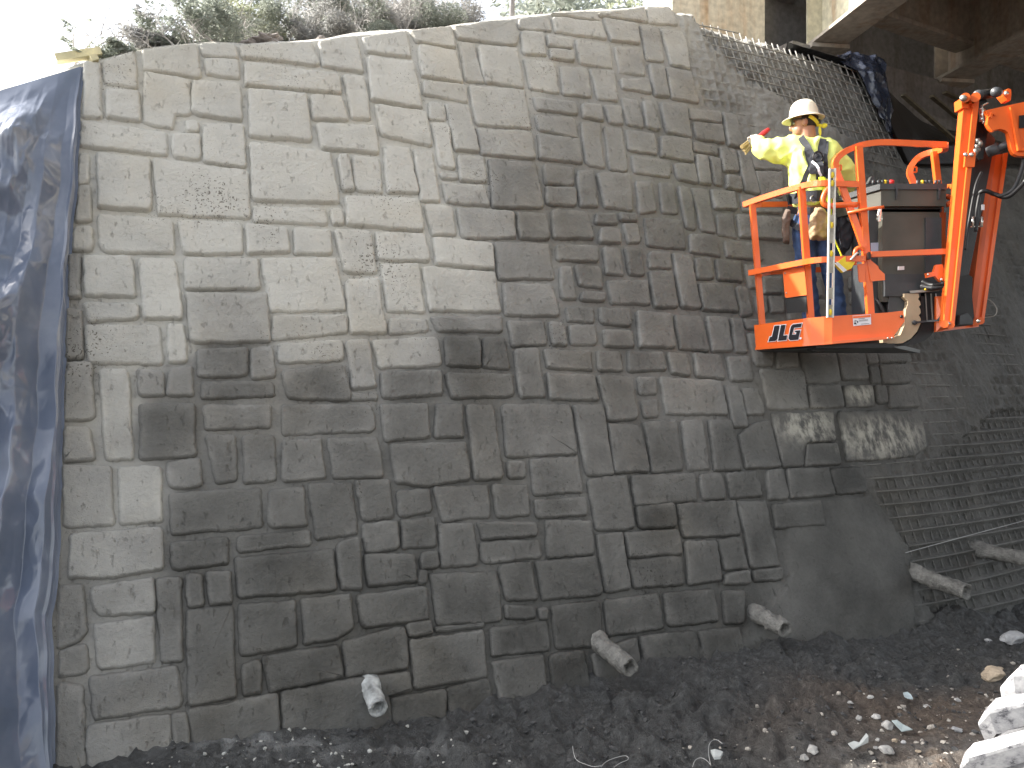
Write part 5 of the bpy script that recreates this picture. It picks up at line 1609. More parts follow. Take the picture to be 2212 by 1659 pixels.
# ---- twin link arms
def channel(name, tl, tr, br, bl, d, depth=0.07, side=None):
    bm = bmesh.new()
    P = [at(*tl, d), at(*tr, d), at(*br, d - 0.02), at(*bl, d - 0.02)]
    prism(bm, P, YD * depth)
    o = lp(name, bm, M_ORG, None, False, 0.006)
    # pressed stiffening rib down the middle
    bm = bmesh.new()
    a = P[0] * 0.42 + P[1] * 0.58; b_ = P[3] * 0.42 + P[2] * 0.58
    c_ = P[1] * 0.97 + P[0] * 0.03; d_ = P[2] * 0.97 + P[3] * 0.03
    prism(bm, [a - YD * 0.001, c_ - YD * 0.001, d_ - YD * 0.001, b_ - YD * 0.001], YD * -0.022)
    lp('rib', bm, M_ORG, o, False, 0.004)
    return o
near = channel('link_arm', (2082, 224), (2112, 224), (2059, 700), (2039, 702), 6.12)
for (x, y) in ((2085, 207), (2107, 206)):
    bm = bmesh.new(); tube(bm, [at(x, y + 4, 6.02), at(x, y + 4, 6.22)], 0.033, 14); prism(bm, [at(x - 8.5, y + 5, 6.10), at(x + 8.5, y + 5, 6.10), at(x + 7, y + 26, 6.10), at(x - 7, y + 26, 6.10)], YD * 0.1)
    lp('pivot_ear', bm, M_ORG, near, False, 0.003)
bm = bmesh.new(); tube(bm, [at(2080, 212, 6.0), at(2083, 212, 6.05)], 0.022, 10); lp('pivot_pin', bm, M_GALV, near, True)
bm = bmesh.new(); prism(bm, [at(2088, 212, 6.1), at(2106, 212, 6.1), at(2107, 224, 6.1), at(2086, 224, 6.1)], YD * 0.08); lp('pivot_ear', bm, M_ORG, near)
far = channel('link_arm', (2151, 335), (2175, 331), (2123, 693), (2106, 696), 6.42, 0.09)
bm = bmesh.new(); prism(bm, [at(2138, 337, 6.40), at(2151, 335, 6.40), at(2106, 696, 6.38), at(2100, 640, 6.40)], YD * 0.1); lp('side_web', bm, M_ORG2, far)
for (x, y, d) in ((2040, 700, 6.05), (2053, 702, 6.05), (2107, 697, 6.35), (2118, 693, 6.35)):
    bm = bmesh.new(); tube(bm, [at(x, y, d), at(x, y, d + 0.12)], 0.028, 12); lp('pivot_ear', bm, M_ORG, near if d < 6.2 else far, False)
for (x, y) in ((2049, 699), (2113, 693.5)):
    bm = bmesh.new(); ball(bm, at(x, y, 6.05), 0.014, 0.014, 0.014, seg=10, rings=6); lp('bolt', bm, M_STEEL, near, True)
# cross plate on the arm with chrome bolts, bumper plate inside
plate_d = 6.09
bm = bmesh.new(); prism(bm, [at(2083, 333, plate_d), at(2105, 331, plate_d), at(2102, 362, plate_d), at(2080, 362, plate_d)], YD * -0.02); lp('arm_plate', bm, M_ORG, near, False, 0.004)
for (x, y) in ((2086, 334), (2099, 334)):
    bm = bmesh.new(); ball(bm, at(x, y, 6.06), 0.016, 0.012, 0.016, seg=10, rings=6); lp('bolt', bm, M_STEEL, near, True)
# top link: black tube between arm and rear ear
bm = bmesh.new(); tube(bm, [at(2115, 206, 6.15), at(2155, 199, 6.3)], 0.034, 12); lk = lp('top_link', bm, M_BLACK, None, True)
for (x, y) in ((2115, 201), (2153, 195)):
    bm = bmesh.new(); tube(bm, [at(x - 2, y + 4, 6.1), at(x + 2, y + 4, 6.3)], 0.036, 12); lp('collar', bm, M_GREYP, lk, True)
bm = bmesh.new(); prism(bm, [at(2160, 193, 6.35), at(2172, 197, 6.35), at(2178, 191, 6.35), at(2184, 193, 6.35), at(2185, 203, 6.35), at(2183, 217, 6.35), at(2176, 216, 6.35), at(2168, 207, 6.35)], YD * 0.08); lp('rear_ear', bm, M_ORG, None, False, 0.006)
bm = bmesh.new(); ball(bm, at(2174, 201.5, 6.34), 0.018, 0.012, 0.018, seg=10, rings=6); lp('bolt', bm, M_STEEL, None, True)
# black guard plate, slider and cylinder between the arms
bm = bmesh.new(); prism(bm, [at(2112, 205, 6.2), at(2126, 206, 6.2), at(2134, 222, 6.2), at(2122, 228, 6.2), at(2128, 250, 6.2), at(2136, 270, 6.2), at(2124, 343, 6.2), at(2114, 346, 6.2), at(2104, 330, 6.2), at(2108, 270, 6.2)], YD * 0.05); lp('guard_plate', bm, M_BLACK, None, False, 0.004)
bm = bmesh.new(); tube(bm, smooth_path([at(2114, 237, 6.15), at(2121, 234, 6.14), at(2122, 228, 6.15), at(2134, 222, 6.15)], 4), 0.007, 6); lp('lock_wire', bm, M_STEEL, None, True)
bm = bmesh.new(); tube(bm, [at(2120, 236, 6.13), at(2126, 262, 6.13)], 0.022, 12); tube(bm, [at(2117, 258, 6.13), at(2129, 257, 6.13)], 0.018, 10); ball(bm, at(2125, 264, 6.12), 0.014, 0.014, 0.014, seg=8, rings=6); lp('chrome_pin', bm, M_STEEL, None, True)
bm = bmesh.new()
for (x, y, r) in ((2111, 304, .018), (2116, 310, .022), (2109, 317, .02), (2106, 327, .022), (2112, 323, .016), (2105, 333, .012)):
    tube(bm, [at(x - 4, y + 1, 6.1), at(x + 4, y, 6.1)], r, 10)
lp('hydraulic_fitting', bm, M_GALV, None, True)
bm = bmesh.new(); prism(bm, [at(2120, 268, 6.3), at(2150, 300, 6.34), at(2128, 420, 6.34), at(2092, 600, 6.34), at(2066, 600, 6.3), at(2098, 340, 6.3)], YD * 0.12); lp('cylinder_shroud', bm, M_BLACK, None, False, 0.01)
bm = bmesh.new(); prism(bm, [at(2070, 598, 6.18), at(2092, 593, 6.18), at(2101, 599, 6.18), at(2100, 640, 6.18), at(2104, 682, 6.18), at(2101, 702, 6.18), at(2064, 704, 6.18), at(2060, 694, 6.18)], YD * 0.2); lp('bottom_casting', bm, M_BLACK, None, False, 0.015)
bm = bmesh.new(); prism(bm, [at(2069, 682, 6.165), at(2086, 677, 6.165), at(2094, 687, 6.165), at(2098, 700, 6.165), at(2068, 702, 6.165)], YD * -0.03); lp('casting_cap', bm, M_GREYP, None, False, 0.01)
bm = bmesh.new(); tube(bm, [at(2133, 330, 6.2), at(2158, 319, 6.15)], 0.04, 12); tube(bm, [at(2154, 322, 6.15), at(2190, 306, 6.1)], 0.028, 12); lp('hydraulic_cylinder', bm, M_GREYP, None, True)
# jib head: thick orange side plates joined by the boom that runs off to the right
JH = [(2130, 238), (2212, 220), (2330, 196), (2330, 345), (2212, 337), (2199, 336.5), (2190, 332), (2185, 322), (2178, 286), (2171, 281), (2161, 278), (2151, 280), (2144, 283), (2139, 278), (2133, 268), (2135, 252)]
bm = bmesh.new(); prism(bm, [at(x, y, 6.05) for x, y in JH], YD * 0.04); jib = lp('jib_plate', bm, M_ORG, None, False, 0.006)
bm = bmesh.new(); prism(bm, [at(x + 4, y, 6.35) for x, y in JH], YD * 0.04); lp('jib_plate', bm, M_ORG2, None, False, 0.006)
bm = bmesh.new(); rbar(bm, [at(2184, 231, 6.04), at(2201, 325, 6.035), at(2212, 323, 6.035)], 0.022); lp('jib_rib', bm, M_ORG, jib, False, 0.003)
bm = bmesh.new(); rbar(bm, [at(2139, 254, 6.04), at(2143, 243, 6.04), at(2149, 248, 6.04)], 0.018); lp('jib_rib', bm, M_ORG, jib, False, 0.003)
bm = bmesh.new(); prism(bm, [at(2201, 250, 6.045), at(2240, 245, 6.045), at(2240, 275, 6.045), at(2201, 277, 6.045)], YD * -0.004); lp('jib_hole_shade', bm, M_BLACK, jib)  # flat black patch painted for the shade inside the hole
bm = bmesh.new()
b0 = at(2270, 270, 6.2); b1 = b0 + Vector((2.6, -1.3, -0.7))
rbar(bm, [b0, b1], 0.28); lp('boom_tube', bm, M_ORG, None, False, 0.02)
# base plate joining the arms to the rotator and small hinge brackets
bm = bmesh.new(); prism(bm, [at(2023, 640, 6.30), at(2042, 640, 6.28), at(2040, 698, 6.26), at(2114, 693, 6.42), at(2115, 706, 6.42), at(2022, 717, 6.30)], YD * 0.03); lp('base_plate', bm, M_ORG, None, False, 0.004)
bm = bmesh.new(); prism(bm, [at(2022, 572, 6.18), at(2036, 571, 6.18), at(2046, 600, 6.18), at(2044, 613, 6.18), at(2036, 614, 6.18), at(2020, 596, 6.18), at(2003, 600, 6.18), at(2001, 590, 6.18), at(2017, 587, 6.18)], YD * 0.03); lp('hinge_bracket', bm, M_ORG, None, False, 0.004)
for (x, y, r) in ((2034, 604, 0.014), (2005, 593, 0.010)):
    bm = bmesh.new(); ball(bm, at(x, y, 6.17), r, r * .7, r, seg=8, rings=6); lp('bolt', bm, M_STEEL, None, True)
bm = bmesh.new(); prism(bm, [at(2036, 462, 6.5), at(2044, 458, 6.5), at(2041, 545, 6.5), at(2040, 575, 6.5), at(2028, 575, 6.5), at(2019, 530, 6.5), at(2026, 490, 6.5)], YD * 0.03); lp('side_bracket', bm, M_ORG2, None, False, 0.004)
bm = bmesh.new(); tube(bm, smooth_path([at(2044, 424, 6.4), at(2054, 428, 6.4), at(2058, 434, 6.35), at(2044, 443, 6.35)], 5), 0.02, 7); lp('cable_guide', bm, M_ORG2, None, True)
bm = bmesh.new(); rbar(bm, [at(2044, 403, 6.4), at(2060, 402, 6.25)], 0.03); lp('cross_bar', bm, M_ORG)
bm = bmesh.new(); ball(bm, at(2028, 558, 6.45), 0.02, 0.015, 0.05, seg=10, rings=8); lp('beacon', bm, M_YEL, None, True)
# hoses, cable drops
bm = bmesh.new()
for pts, r in (([at(2112, 424, 6.25), at(2120, 414, 6.22), at(2132, 413, 6.2), at(2150, 420, 6.2), at(2180, 424, 6.1), at(2225, 380, 6.0)], 0.016),
               ([at(2160, 424, 6.15), at(2188, 410, 6.1), at(2206, 370, 6.1), at(2214, 330, 6.1)], 0.017),
               ([at(2085, 540, 6.2), at(2090, 500, 6.2), at(2098, 450, 6.22), at(2108, 400, 6.25), at(2120, 372, 6.28)], 0.010),
               ([at(2108, 500, 6.2), at(2110, 455, 6.2), at(2116, 420, 6.22)], 0.012),
               ([at(2028, 693, 6.22), at(2040, 676, 6.2), at(2044, 655, 6.2), at(2042, 625, 6.2)], 0.016),
               ([at(1990, 618, 6.3), at(2010, 622, 6.25), at(2030, 620, 6.2), at(2046, 616, 6.15)], 0.020),
               ([at(1992, 608, 6.3), at(2012, 616, 6.25), at(2040, 612, 6.15)], 0.017)):
    tube(bm, smooth_path(pts, 6), r, 7)
lp('hose', bm, M_HOSE, None, True)
bm = bmesh.new()
for x0 in (2101, 2120):
    tube(bm, [at(x0, 490, 6.2), at(x0 + 1, 468, 6.2)], 0.011, 8)
rbar(bm, [at(2095, 490, 6.2), at(2123, 489, 6.2)], 0.010)
lp('hose_clamp', bm, M_STEEL, None, True)
bm = bmesh.new(); prism(bm, [at(2120, 442, 6.19), at(2126, 442, 6.19), at(2126, 454, 6.19), at(2119, 454, 6.19)], YD * -0.004); lp('label', bm, M_WHITE)
bm = bmesh.new(); tube(bm, smooth_path([at(2127, 643, 6.4), at(2143, 652, 6.4), at(2153, 668, 6.4), at(2148, 682, 6.4), at(2126, 686, 6.4)], 6), 0.004, 5); lp('loose_wire', bm, M_GALV, None, True)

# ---- long spirit level leaning on the rails
lv = empty('spirit_level', at(1793, 684, 6.2), 'long silver spirit level standing upright against the orange top rail', 'spirit level')
a = at(1798, 364, 6.16); b_ = at(1793, 686, 6.18)
ax = (a - b_).normalized(); sx_ = Vector((1, 0, 0)); sx_ = (sx_ - ax * sx_.dot(ax)).normalized(); sy_ = ax.cross(sx_)
L_ = (a - b_).length; c = (a + b_) / 2
M_ALU = simple('brushed_aluminium', (0.72, 0.70, 0.64), 0.38, 0.35, 0.12, 20)
for sgn in (-1, 1):
    bm = bmesh.new(); box(bm, c + sx_ * (0.019 * sgn), 0.009, 0.025, L_, sx_, sy_, ax); mk('flange', bm, M_ALU, lv, False, 0.002)
bm = bmesh.new()
segs = [(0.0, 0.085), (0.125, 0.20), (0.30, 0.44), (0.50, 0.60), (0.645, 0.69), (0.80, 0.925), (0.965, 1.0)]
for f0, f1 in segs: box(bm, b_ + ax * (L_ * (f0 + f1) / 2), 0.034, 0.008, L_ * (f1 - f0), sx_, sy_, ax)
for f0, f1 in ((0.60, 0.645), (0.69, 0.80), (0.44, 0.5), (0.2, 0.3)):
    box(bm, b_ + ax * (L_ * (f0 + f1) / 2) - sx_ * 0.013, 0.008, 0.008, L_ * (f1 - f0), sx_, sy_, ax)
mk('web', bm, simple('grey_web', (0.40, 0.37, 0.31), 0.55, 0.2, 0.35, 15), lv)
for f in (0.035, 0.43, 0.62, 0.90, 0.955):
    bm = bmesh.new(); ball(bm, b_ + ax * (L_ * f) - sy_ * 0.004, 0.013, 0.010, 0.024, sx_, sy_, ax, 10, 8); mk('vial', bm, M_YEL, lv, True)
# ------------------------------------------------------------------ worker in the basket
def skin_mesh(joints, edges, radii, sub=2, root=0):
    """organic tube body: joints joined by edges, radius at each joint"""
    me = bpy.data.meshes.new('tmp_skin')
    me.from_pydata([tuple(j) for j in joints], edges, [])
    o = bpy.data.objects.new('tmp_skin', me)
    COL.objects.link(o)
    m = o.modifiers.new('skin', 'SKIN'); m.use_smooth_shade = True
    for i, v in enumerate(me.skin_vertices[0].data):
        r = radii[i]
        v.radius = (r, r) if isinstance(r, (int, float)) else r
        v.use_root = (i == root)
    if sub:
        s_ = o.modifiers.new('sub', 'SUBSURF'); s_.levels = sub; s_.render_levels = sub
    dg = bpy.context.evaluated_depsgraph_get()
    out = bpy.data.meshes.new_from_object(o.evaluated_get(dg))
    bpy.data.objects.remove(o)
    return out
def join_meshes(meshes):
    bm = bmesh.new()
    for m in meshes: bm.from_mesh(m)
    me = bpy.data.meshes.new('tmp_join'); bm.to_mesh(me); bm.free()
    return me
def remesh(me, vox, smooth_it=4):
    o = bpy.data.objects.new('tmp_rm', me); COL.objects.link(o)
    m = o.modifiers.new('r', 'REMESH'); m.mode = 'VOXEL'; m.voxel_size = vox
    s_ = o.modifiers.new('s', 'SMOOTH'); s_.iterations = smooth_it; s_.factor = 0.5
    dg = bpy.context.evaluated_depsgraph_get()
    out = bpy.data.meshes.new_from_object(o.evaluated_get(dg))
    bpy.data.objects.remove(o)
    out.polygons.foreach_set('use_smooth', [True] * len(out.polygons))
    return out
def bm_mesh(bm):
    me = bpy.data.meshes.new('tmp_b'); bm.to_mesh(me); bm.free(); return me
def wrinkle(me, amp, frq, seed, zstretch=0.5):
    for v in me.vertices:
        n = mnoise.noise(Vector((v.co.x * frq + seed, v.co.y * frq, v.co.z * frq * zstretch)))
        n2 = mnoise.noise(Vector((v.co.x * frq * 2.3, v.co.y * frq * 2.3 + seed, v.co.z * frq * 2.3)))
        v.co += v.normal * ((1 - abs(n)) ** 3 - 0.5 + 0.4 * n2) * amp

M_SKIN = simple('skin', (0.38, 0.185, 0.11), 0.5, 0, 0.1, 15)
M_HIVIS = simple('hivis_shirt', (0.84, 0.95, 0.27), 0.8, 0, 0.05, 10, 0.3, 200)
M_JEAN = simple('blue_denim', (0.045, 0.085, 0.19), 0.9, 0, 0.3, 14, 0.4, 220)
M_WEB = simple('harness_webbing', (0.030, 0.033, 0.042), 0.7, 0, 0.2, 30, 0.3, 200)
M_HAT = simple('cream_hard_hat', (0.80, 0.74, 0.60), 0.35, 0, 0.04, 8, coat=0.2)
M_HAIR = simple('short_dark_hair', (0.035, 0.022, 0.016), 0.8, 0, 0.3, 40, 0.6, 300)
M_GLOVE = simple('dusty_white_glove', (0.62, 0.58, 0.50), 0.9, 0, 0.15, 30, 0.3, 150)
M_CANV = simple('tan_canvas', (0.40, 0.285, 0.165), 0.9, 0, 0.2, 18, 0.5, 160)
M_BRWN = simple('brown_leather', (0.125, 0.090, 0.070), 0.7, 0, 0.25, 18, 0.4, 120)
M_BOOT = simple('boot_leather', (0.09, 0.055, 0.03), 0.6, 0, 0.2, 18, 0.3, 100)
M_LANY = simple('yellow_webbing', (0.72, 0.86, 0.03), 0.7, 0, 0.05, 20, 0.2, 150)
M_BAND = simple('yellow_bandana', (0.80, 0.72, 0.06), 0.85, 0, 0.08, 20, 0.3, 80)
D0 = 6.88
zfl = zf + 0.0                                   # standing on the basket floor
man = empty('person', Vector((at(1765, 700, D0).x, D0, zfl)), 'worker in hi-vis yellow shirt and cream hard hat reaching a brush towards the wall', 'person')
def q(fx, fy, dd=0.0): return at(fx, fy, D0 + dd)
pel, wai, che, uch, nek, hed = q(1754, 478), q(1751, 432), q(1747, 375), q(1746, 330), q(1745, 297, .0), q(1740, 266, -.01)
shL, elL, wrL = q(1712, 322, .04), q(1640, 324, .10), q(1635, 305, .34)
shR, elR, wrR = q(1788, 328, -.02), q(1833, 388, .06), q(1822, 428, .28)
hpL, knL, anL = q(1737, 490), q(1741, 590, .04), q(1758, 688, .02)
hpR, knR, anR = q(1778, 490), q(1797, 590, .02), q(1815, 688, -.03)
anL.z = anR.z = zfl + 0.09
ft = Vector((-0.10, 0.20, -0.055))
toL, toR = anL + ft, anR + Vector((0.05, 0.22, -0.055))
J = [pel, wai, che, uch, nek, hed, shL, elL, wrL, shR, elR, wrR, hpL, knL, anL, toL, hpR, knR, anR, toR]
E = [(0, 1), (1, 2), (2, 3), (3, 4), (4, 5), (3, 6), (6, 7), (7, 8), (3, 9), (9, 10), (10, 11), (0, 12), (12, 13), (13, 14), (14, 15), (0, 16), (16, 17), (17, 18), (18, 19)]
def rad(k=1.0, add=0.0):
    base = [(.16, .12), (.145, .105), (.165, .115), (.135, .105), (.062, .062), (.07, .07), (.075, .075), (.048, .048), (.032, .032), (.078, .078), (.050, .050), (.032, .032),
            (.095, .10), (.062, .062), (.045, .045), (.04, .035), (.095, .10), (.062, .062), (.045, .045), (.04, .035)]
    return [(a * k + add, b * k + add) for a, b in base]
parts = [skin_mesh(J, E, rad(0.92), 2, 0)]
# head: skull, jaw, nose, ears; face turned to the wall on the left
FW = Vector((-0.93, 0.36, -0.06)).normalized(); UP = Vector((0.06, 0.0, 1)).normalized(); SD = FW.cross(UP).normalized(); UP = SD.cross(FW).normalized()
hc = q(1737, 262, 0.0)
bm = bmesh.new()
ball(bm, hc + UP * 0.01 - FW * 0.008, 0.098, 0.076, 0.105, FW, SD, UP, 20, 14)
ball(bm, hc + FW * 0.035 - UP * 0.065, 0.058, 0.056, 0.060, FW, SD, UP, 16, 12)
ball(bm, hc + FW * 0.075 - UP * 0.100, 0.022, 0.026, 0.022, FW, SD, UP, 12, 8)      # chin
ball(bm, hc + FW * 0.082 - UP * 0.088, 0.014, 0.024, 0.010, FW, SD, UP, 10, 8)      # lips
ball(bm, hc + FW * 0.100 - UP * 0.040, 0.022, 0.013, 0.026, FW, SD, UP, 10, 8)      # nose
for sg in (-1, 1):
    ball(bm, hc + SD * (0.077 * sg) - FW * 0.006 - UP * 0.030, 0.020, 0.011, 0.033, FW, SD, UP, 12, 8)
tube(bm, [hc - UP * 0.05 - FW * 0.02, nek + Vector((0, 0, -0.03))], [0.060, 0.068], 14)
parts.append(bm_mesh(bm))
# right hand holding the far rail, left hand is in the glove
def hand(wr, fwd, upv, scale=1.0, curl=0.5, thumb=1):
    """palm, four fingers of unequal length with bent knuckles, thumb from the side of the palm"""
    fwd = fwd.normalized(); sd_ = fwd.cross(upv).normalized(); upn = sd_.cross(fwd).normalized()
    out = []
    palm = [wr, wr + fwd * 0.045 * scale, wr + fwd * 0.085 * scale]
    out.append(skin_mesh(palm, [(0, 1), (1, 2)], [(.026 * scale, .020 * scale), (.036 * scale, .017 * scale), (.038 * scale, .015 * scale)], 2))
    for k, (off, ln) in enumerate(((-.030, .072), (-.010, .082), (.010, .077), (.029, .060))):
        p0 = wr + fwd * 0.075 * scale + sd_ * off * scale
        d0 = fwd
        pts = [p0]; an = 0
        for f in (0.42, 0.32, 0.26):
            an += curl
            d_ = (fwd * math.cos(an) - upn * math.sin(an))
            pts.append(pts[-1] + d_ * ln * f * scale)
        out.append(skin_mesh(pts, [(0, 1), (1, 2), (2, 3)], [.0095 * scale, .0090 * scale, .0085 * scale, .0070 * scale], 1))
    t0 = wr + fwd * 0.025 * scale + sd_ * (-.026 * thumb) * scale
    t1 = t0 + (fwd * .6 - sd_ * .7 * thumb - upn * .3).normalized() * .036 * scale
    t2 = t1 + (fwd * .8 - sd_ * .1 * thumb - upn * .7).normalized() * .032 * scale
    out.append(skin_mesh([t0, t1, t2], [(0, 1), (1, 2)], [.0125 * scale, .0105 * scale, .0085 * scale], 1))
    return out
parts += hand(wrR, Vector((-0.1, 0.8, 0.1)), Vector((0, 0, 1)), 1.0, 0.75, 1)
parts += hand(wrL, Vector((-0.15, 0.45, 0.5)), Vector((-0.2, -0.6, 0.5)), 0.96, 0.75, -1)
body = remesh(join_meshes(parts), 0.0075, 2)
link('body', body, M_SKIN, man, True)
# hair below the hat, cropped at the back of the head
bm = bmesh.new()
vs_ = ball(bm, hc + UP * 0.012 - FW * 0.010, 0.1005, 0.0795, 0.108, FW, SD, UP, 24, 18)
for f in list(bm.faces):
    c_ = f.calc_center_median() - hc
    if c_.dot(FW) > 0.02 + 0.25 * c_.dot(UP) or c_.dot(UP) < -0.055: bm.faces.remove(f)
mk('hair', bm, M_HAIR, man, True)
for sg in (-1, 1):
    bm = bmesh.new(); ball(bm, hc + FW * 0.079 + SD * (0.030 * sg) - UP * 0.012, 0.011, 0.012, 0.010, FW, SD, UP, 10, 8)
    mk('eye', bm, M_WHITE, man, True)
bm = bmesh.new()
for sg in (-1, 1):
    prism(bm, [hc + FW * 0.094 + SD * (0.006 * sg) + UP * 0.008, hc + FW * 0.082 + SD * (0.062 * sg) + UP * 0.010, hc + FW * 0.080 + SD * (0.060 * sg) - UP * 0.030, hc + FW * 0.096 + SD * (0.008 * sg) - UP * 0.026], FW * 0.005)
    rbar(bm, [hc + FW * 0.082 + SD * (0.066 * sg) + UP * 0.006, hc + FW * 0.04 + SD * (0.083 * sg) + UP * 0.002, hc - FW * 0.012 + SD * (0.083 * sg) - UP * 0.004], 0.009)
mk('sunglasses', bm, M_BLACK, man, False)
# hard hat: dome with ridge, full brim, suspension band behind
hb = hc + UP * 0.028
hat = bmesh.new()
prof = [(0.0, 0.156), (0.04, 0.150), (0.075, 0.133), (0.102, 0.103), (0.117, 0.062), (0.122, 0.022), (0.126, 0.006), (0.150, -0.004), (0.170, -0.014), (0.172, -0.017), (0.168, -0.020), (0.140, -0.010), (0.118, -0.004)]
NS = 36; rings_ = []
for (r, z) in prof:
    ring = []
    for k in range(NS):
        a = 2 * math.pi * k / NS
        rl = 1.08 if r > 0.0 else 1
        rid = 0.006 * math.exp(-(math.sin(a) * r / 0.02) ** 2) if 0 < r < 0.115 else 0
        tipx = 0.012 * max(0, math.cos(a)) if r > 0.13 else 0
        ring.append(hat.verts.new(hb + FW * (math.cos(a) * (r * rl * 0.86 + tipx)) + SD * (math.sin(a) * r * 0.80) + UP * (z * 0.95 + rid)))
    rings_.append(ring)
for i in range(len(rings_) - 1):
    for k in range(NS):
        if i == 0:
            if k == 0: pass
            hat.faces.new((rings_[0][k], rings_[1][k], rings_[1][(k + 1) % NS])) 
        else:
            hat.faces.new((rings_[i][k], rings_[i + 1][k], rings_[i + 1][(k + 1) % NS], rings_[i][(k + 1) % NS]))
bmesh.ops.remove_doubles(hat, verts=hat.verts, dist=0.0005)
hatO = mk('hard_hat', hat, M_HAT, man, True)
bm = bmesh.new(); box(bm, hc - FW * 0.100 - UP * 0.018, 0.012, 0.055, 0.055, FW, SD, UP); ball(bm, hc - FW * 0.115 - UP * 0.022, 0.012, 0.020, 0.020, FW, SD, UP, 10, 8); mk('hat_suspension', bm, M_WEB, hatO)
bm = bmesh.new()
arc = []
for k in range(17):
    a = -1.15 + 2.3 * k / 16
    arc.append(hc - FW * (0.104 * math.cos(a)) + SD * (0.088 * math.sin(a)) + UP * (-0.050 + 0.062 * (abs(a) / 1.15) ** 1.2))
tube(bm, arc, 0.016, 6, sx=0.35, sy=1.0)
kn_ = hc - FW * 0.118 - UP * 0.055
ball(bm, kn_, 0.016, 0.014, 0.014, FW, SD, UP, 10, 8)
ball(bm, kn_ - FW * 0.030 - UP * 0.002 + SD * 0.012, 0.026, 0.010, 0.020, FW, SD, UP, 10, 8)
ball(bm, kn_ + FW * 0.004 - UP * 0.045, 0.012, 0.008, 0.040, FW, SD, UP, 10, 8)
mk('bandana', bm, M_BAND, man, True)
# shirt: loose long sleeves, one surface from collar to hem
sj = [q(1752, 452), wai, che, uch, q(1745, 304), shL, q(1676, 326, .07), elL, wrL - Vector((0, 0.05, 0)), shR, q(1812, 352, .02), elR, wrR - Vector((0, 0.04, 0.01))]
se = [(0, 1), (1, 2), (2, 3), (3, 4), (3, 5), (5, 6), (6, 7), (7, 8), (3, 9), (9, 10), (10, 11), (11, 12)]
sr = [(.178, .140), (.182, .140), (.200, .150), (.168, .130), (.080, .082), (.122, .122), (.108, .108), (.084, .084), (.052, .052), (.118, .118), (.104, .104), (.092, .092), (.052, .052)]
sm_ = remesh(skin_mesh(sj, se, sr, 2, 2), 0.012, 3)
wrinkle(sm_, 0.020, 8, 3.0, 1.0)
link('shirt', sm_, M_HIVIS, man, True)
# jeans
jj = [q(1753, 446), pel, hpL, q(1739, 545, .02), knL, q(1749, 640, .03), anL + Vector((0, 0, -0.03)), hpR, q(1788, 545, .01), knR, q(1806, 640, .0), anR + Vector((0, 0, -0.03))]
je = [(0, 1), (1, 2), (2, 3), (3, 4), (4, 5), (5, 6), (1, 7), (7, 8), (8, 9), (9, 10), (10, 11)]
jr = [(.155, .118), (.165, .130), (.108, .112), (.092, .092), (.078, .078), (.070, .074), (.068, .075), (.108, .112), (.092, .092), (.078, .078), (.070, .074), (.068, .075)]
jm = remesh(skin_mesh(jj, je, jr, 2, 1), 0.012, 3)
wrinkle(jm, 0.012, 11, 8.0, 1.0)
link('jeans', jm, M_JEAN, man, True)
for an, to in ((anL, toL), (anR, toR)):
    b_ = remesh(skin_mesh([an + Vector((0, 0, 0.03)), an + Vector((0, -0.02, -0.04)), to + Vector((0, 0, 0.01)), to + Vector((-0.01, 0.04, 0.0))], [(0, 1), (1, 2), (2, 3)], [.055, .052, .046, .038], 2), 0.012, 2)
    link('boot', b_, M_BOOT, man, True)
# glove on the left hand
gl = []
gl += hand(wrL, Vector((-0.15, 0.45, 0.5)), Vector((-0.2, -0.6, 0.5)), 1.08, 0.75, -1)
bm = bmesh.new(); tube(bm, [wrL - Vector((0.0, 0.04, 0.015)), wrL + Vector((-0.01, 0.02, 0.03))], [0.044, 0.038], 12); gl.append(bm_mesh(bm))
link('glove', remesh(join_meshes(gl), 0.006, 1), M_GLOVE, man, True)
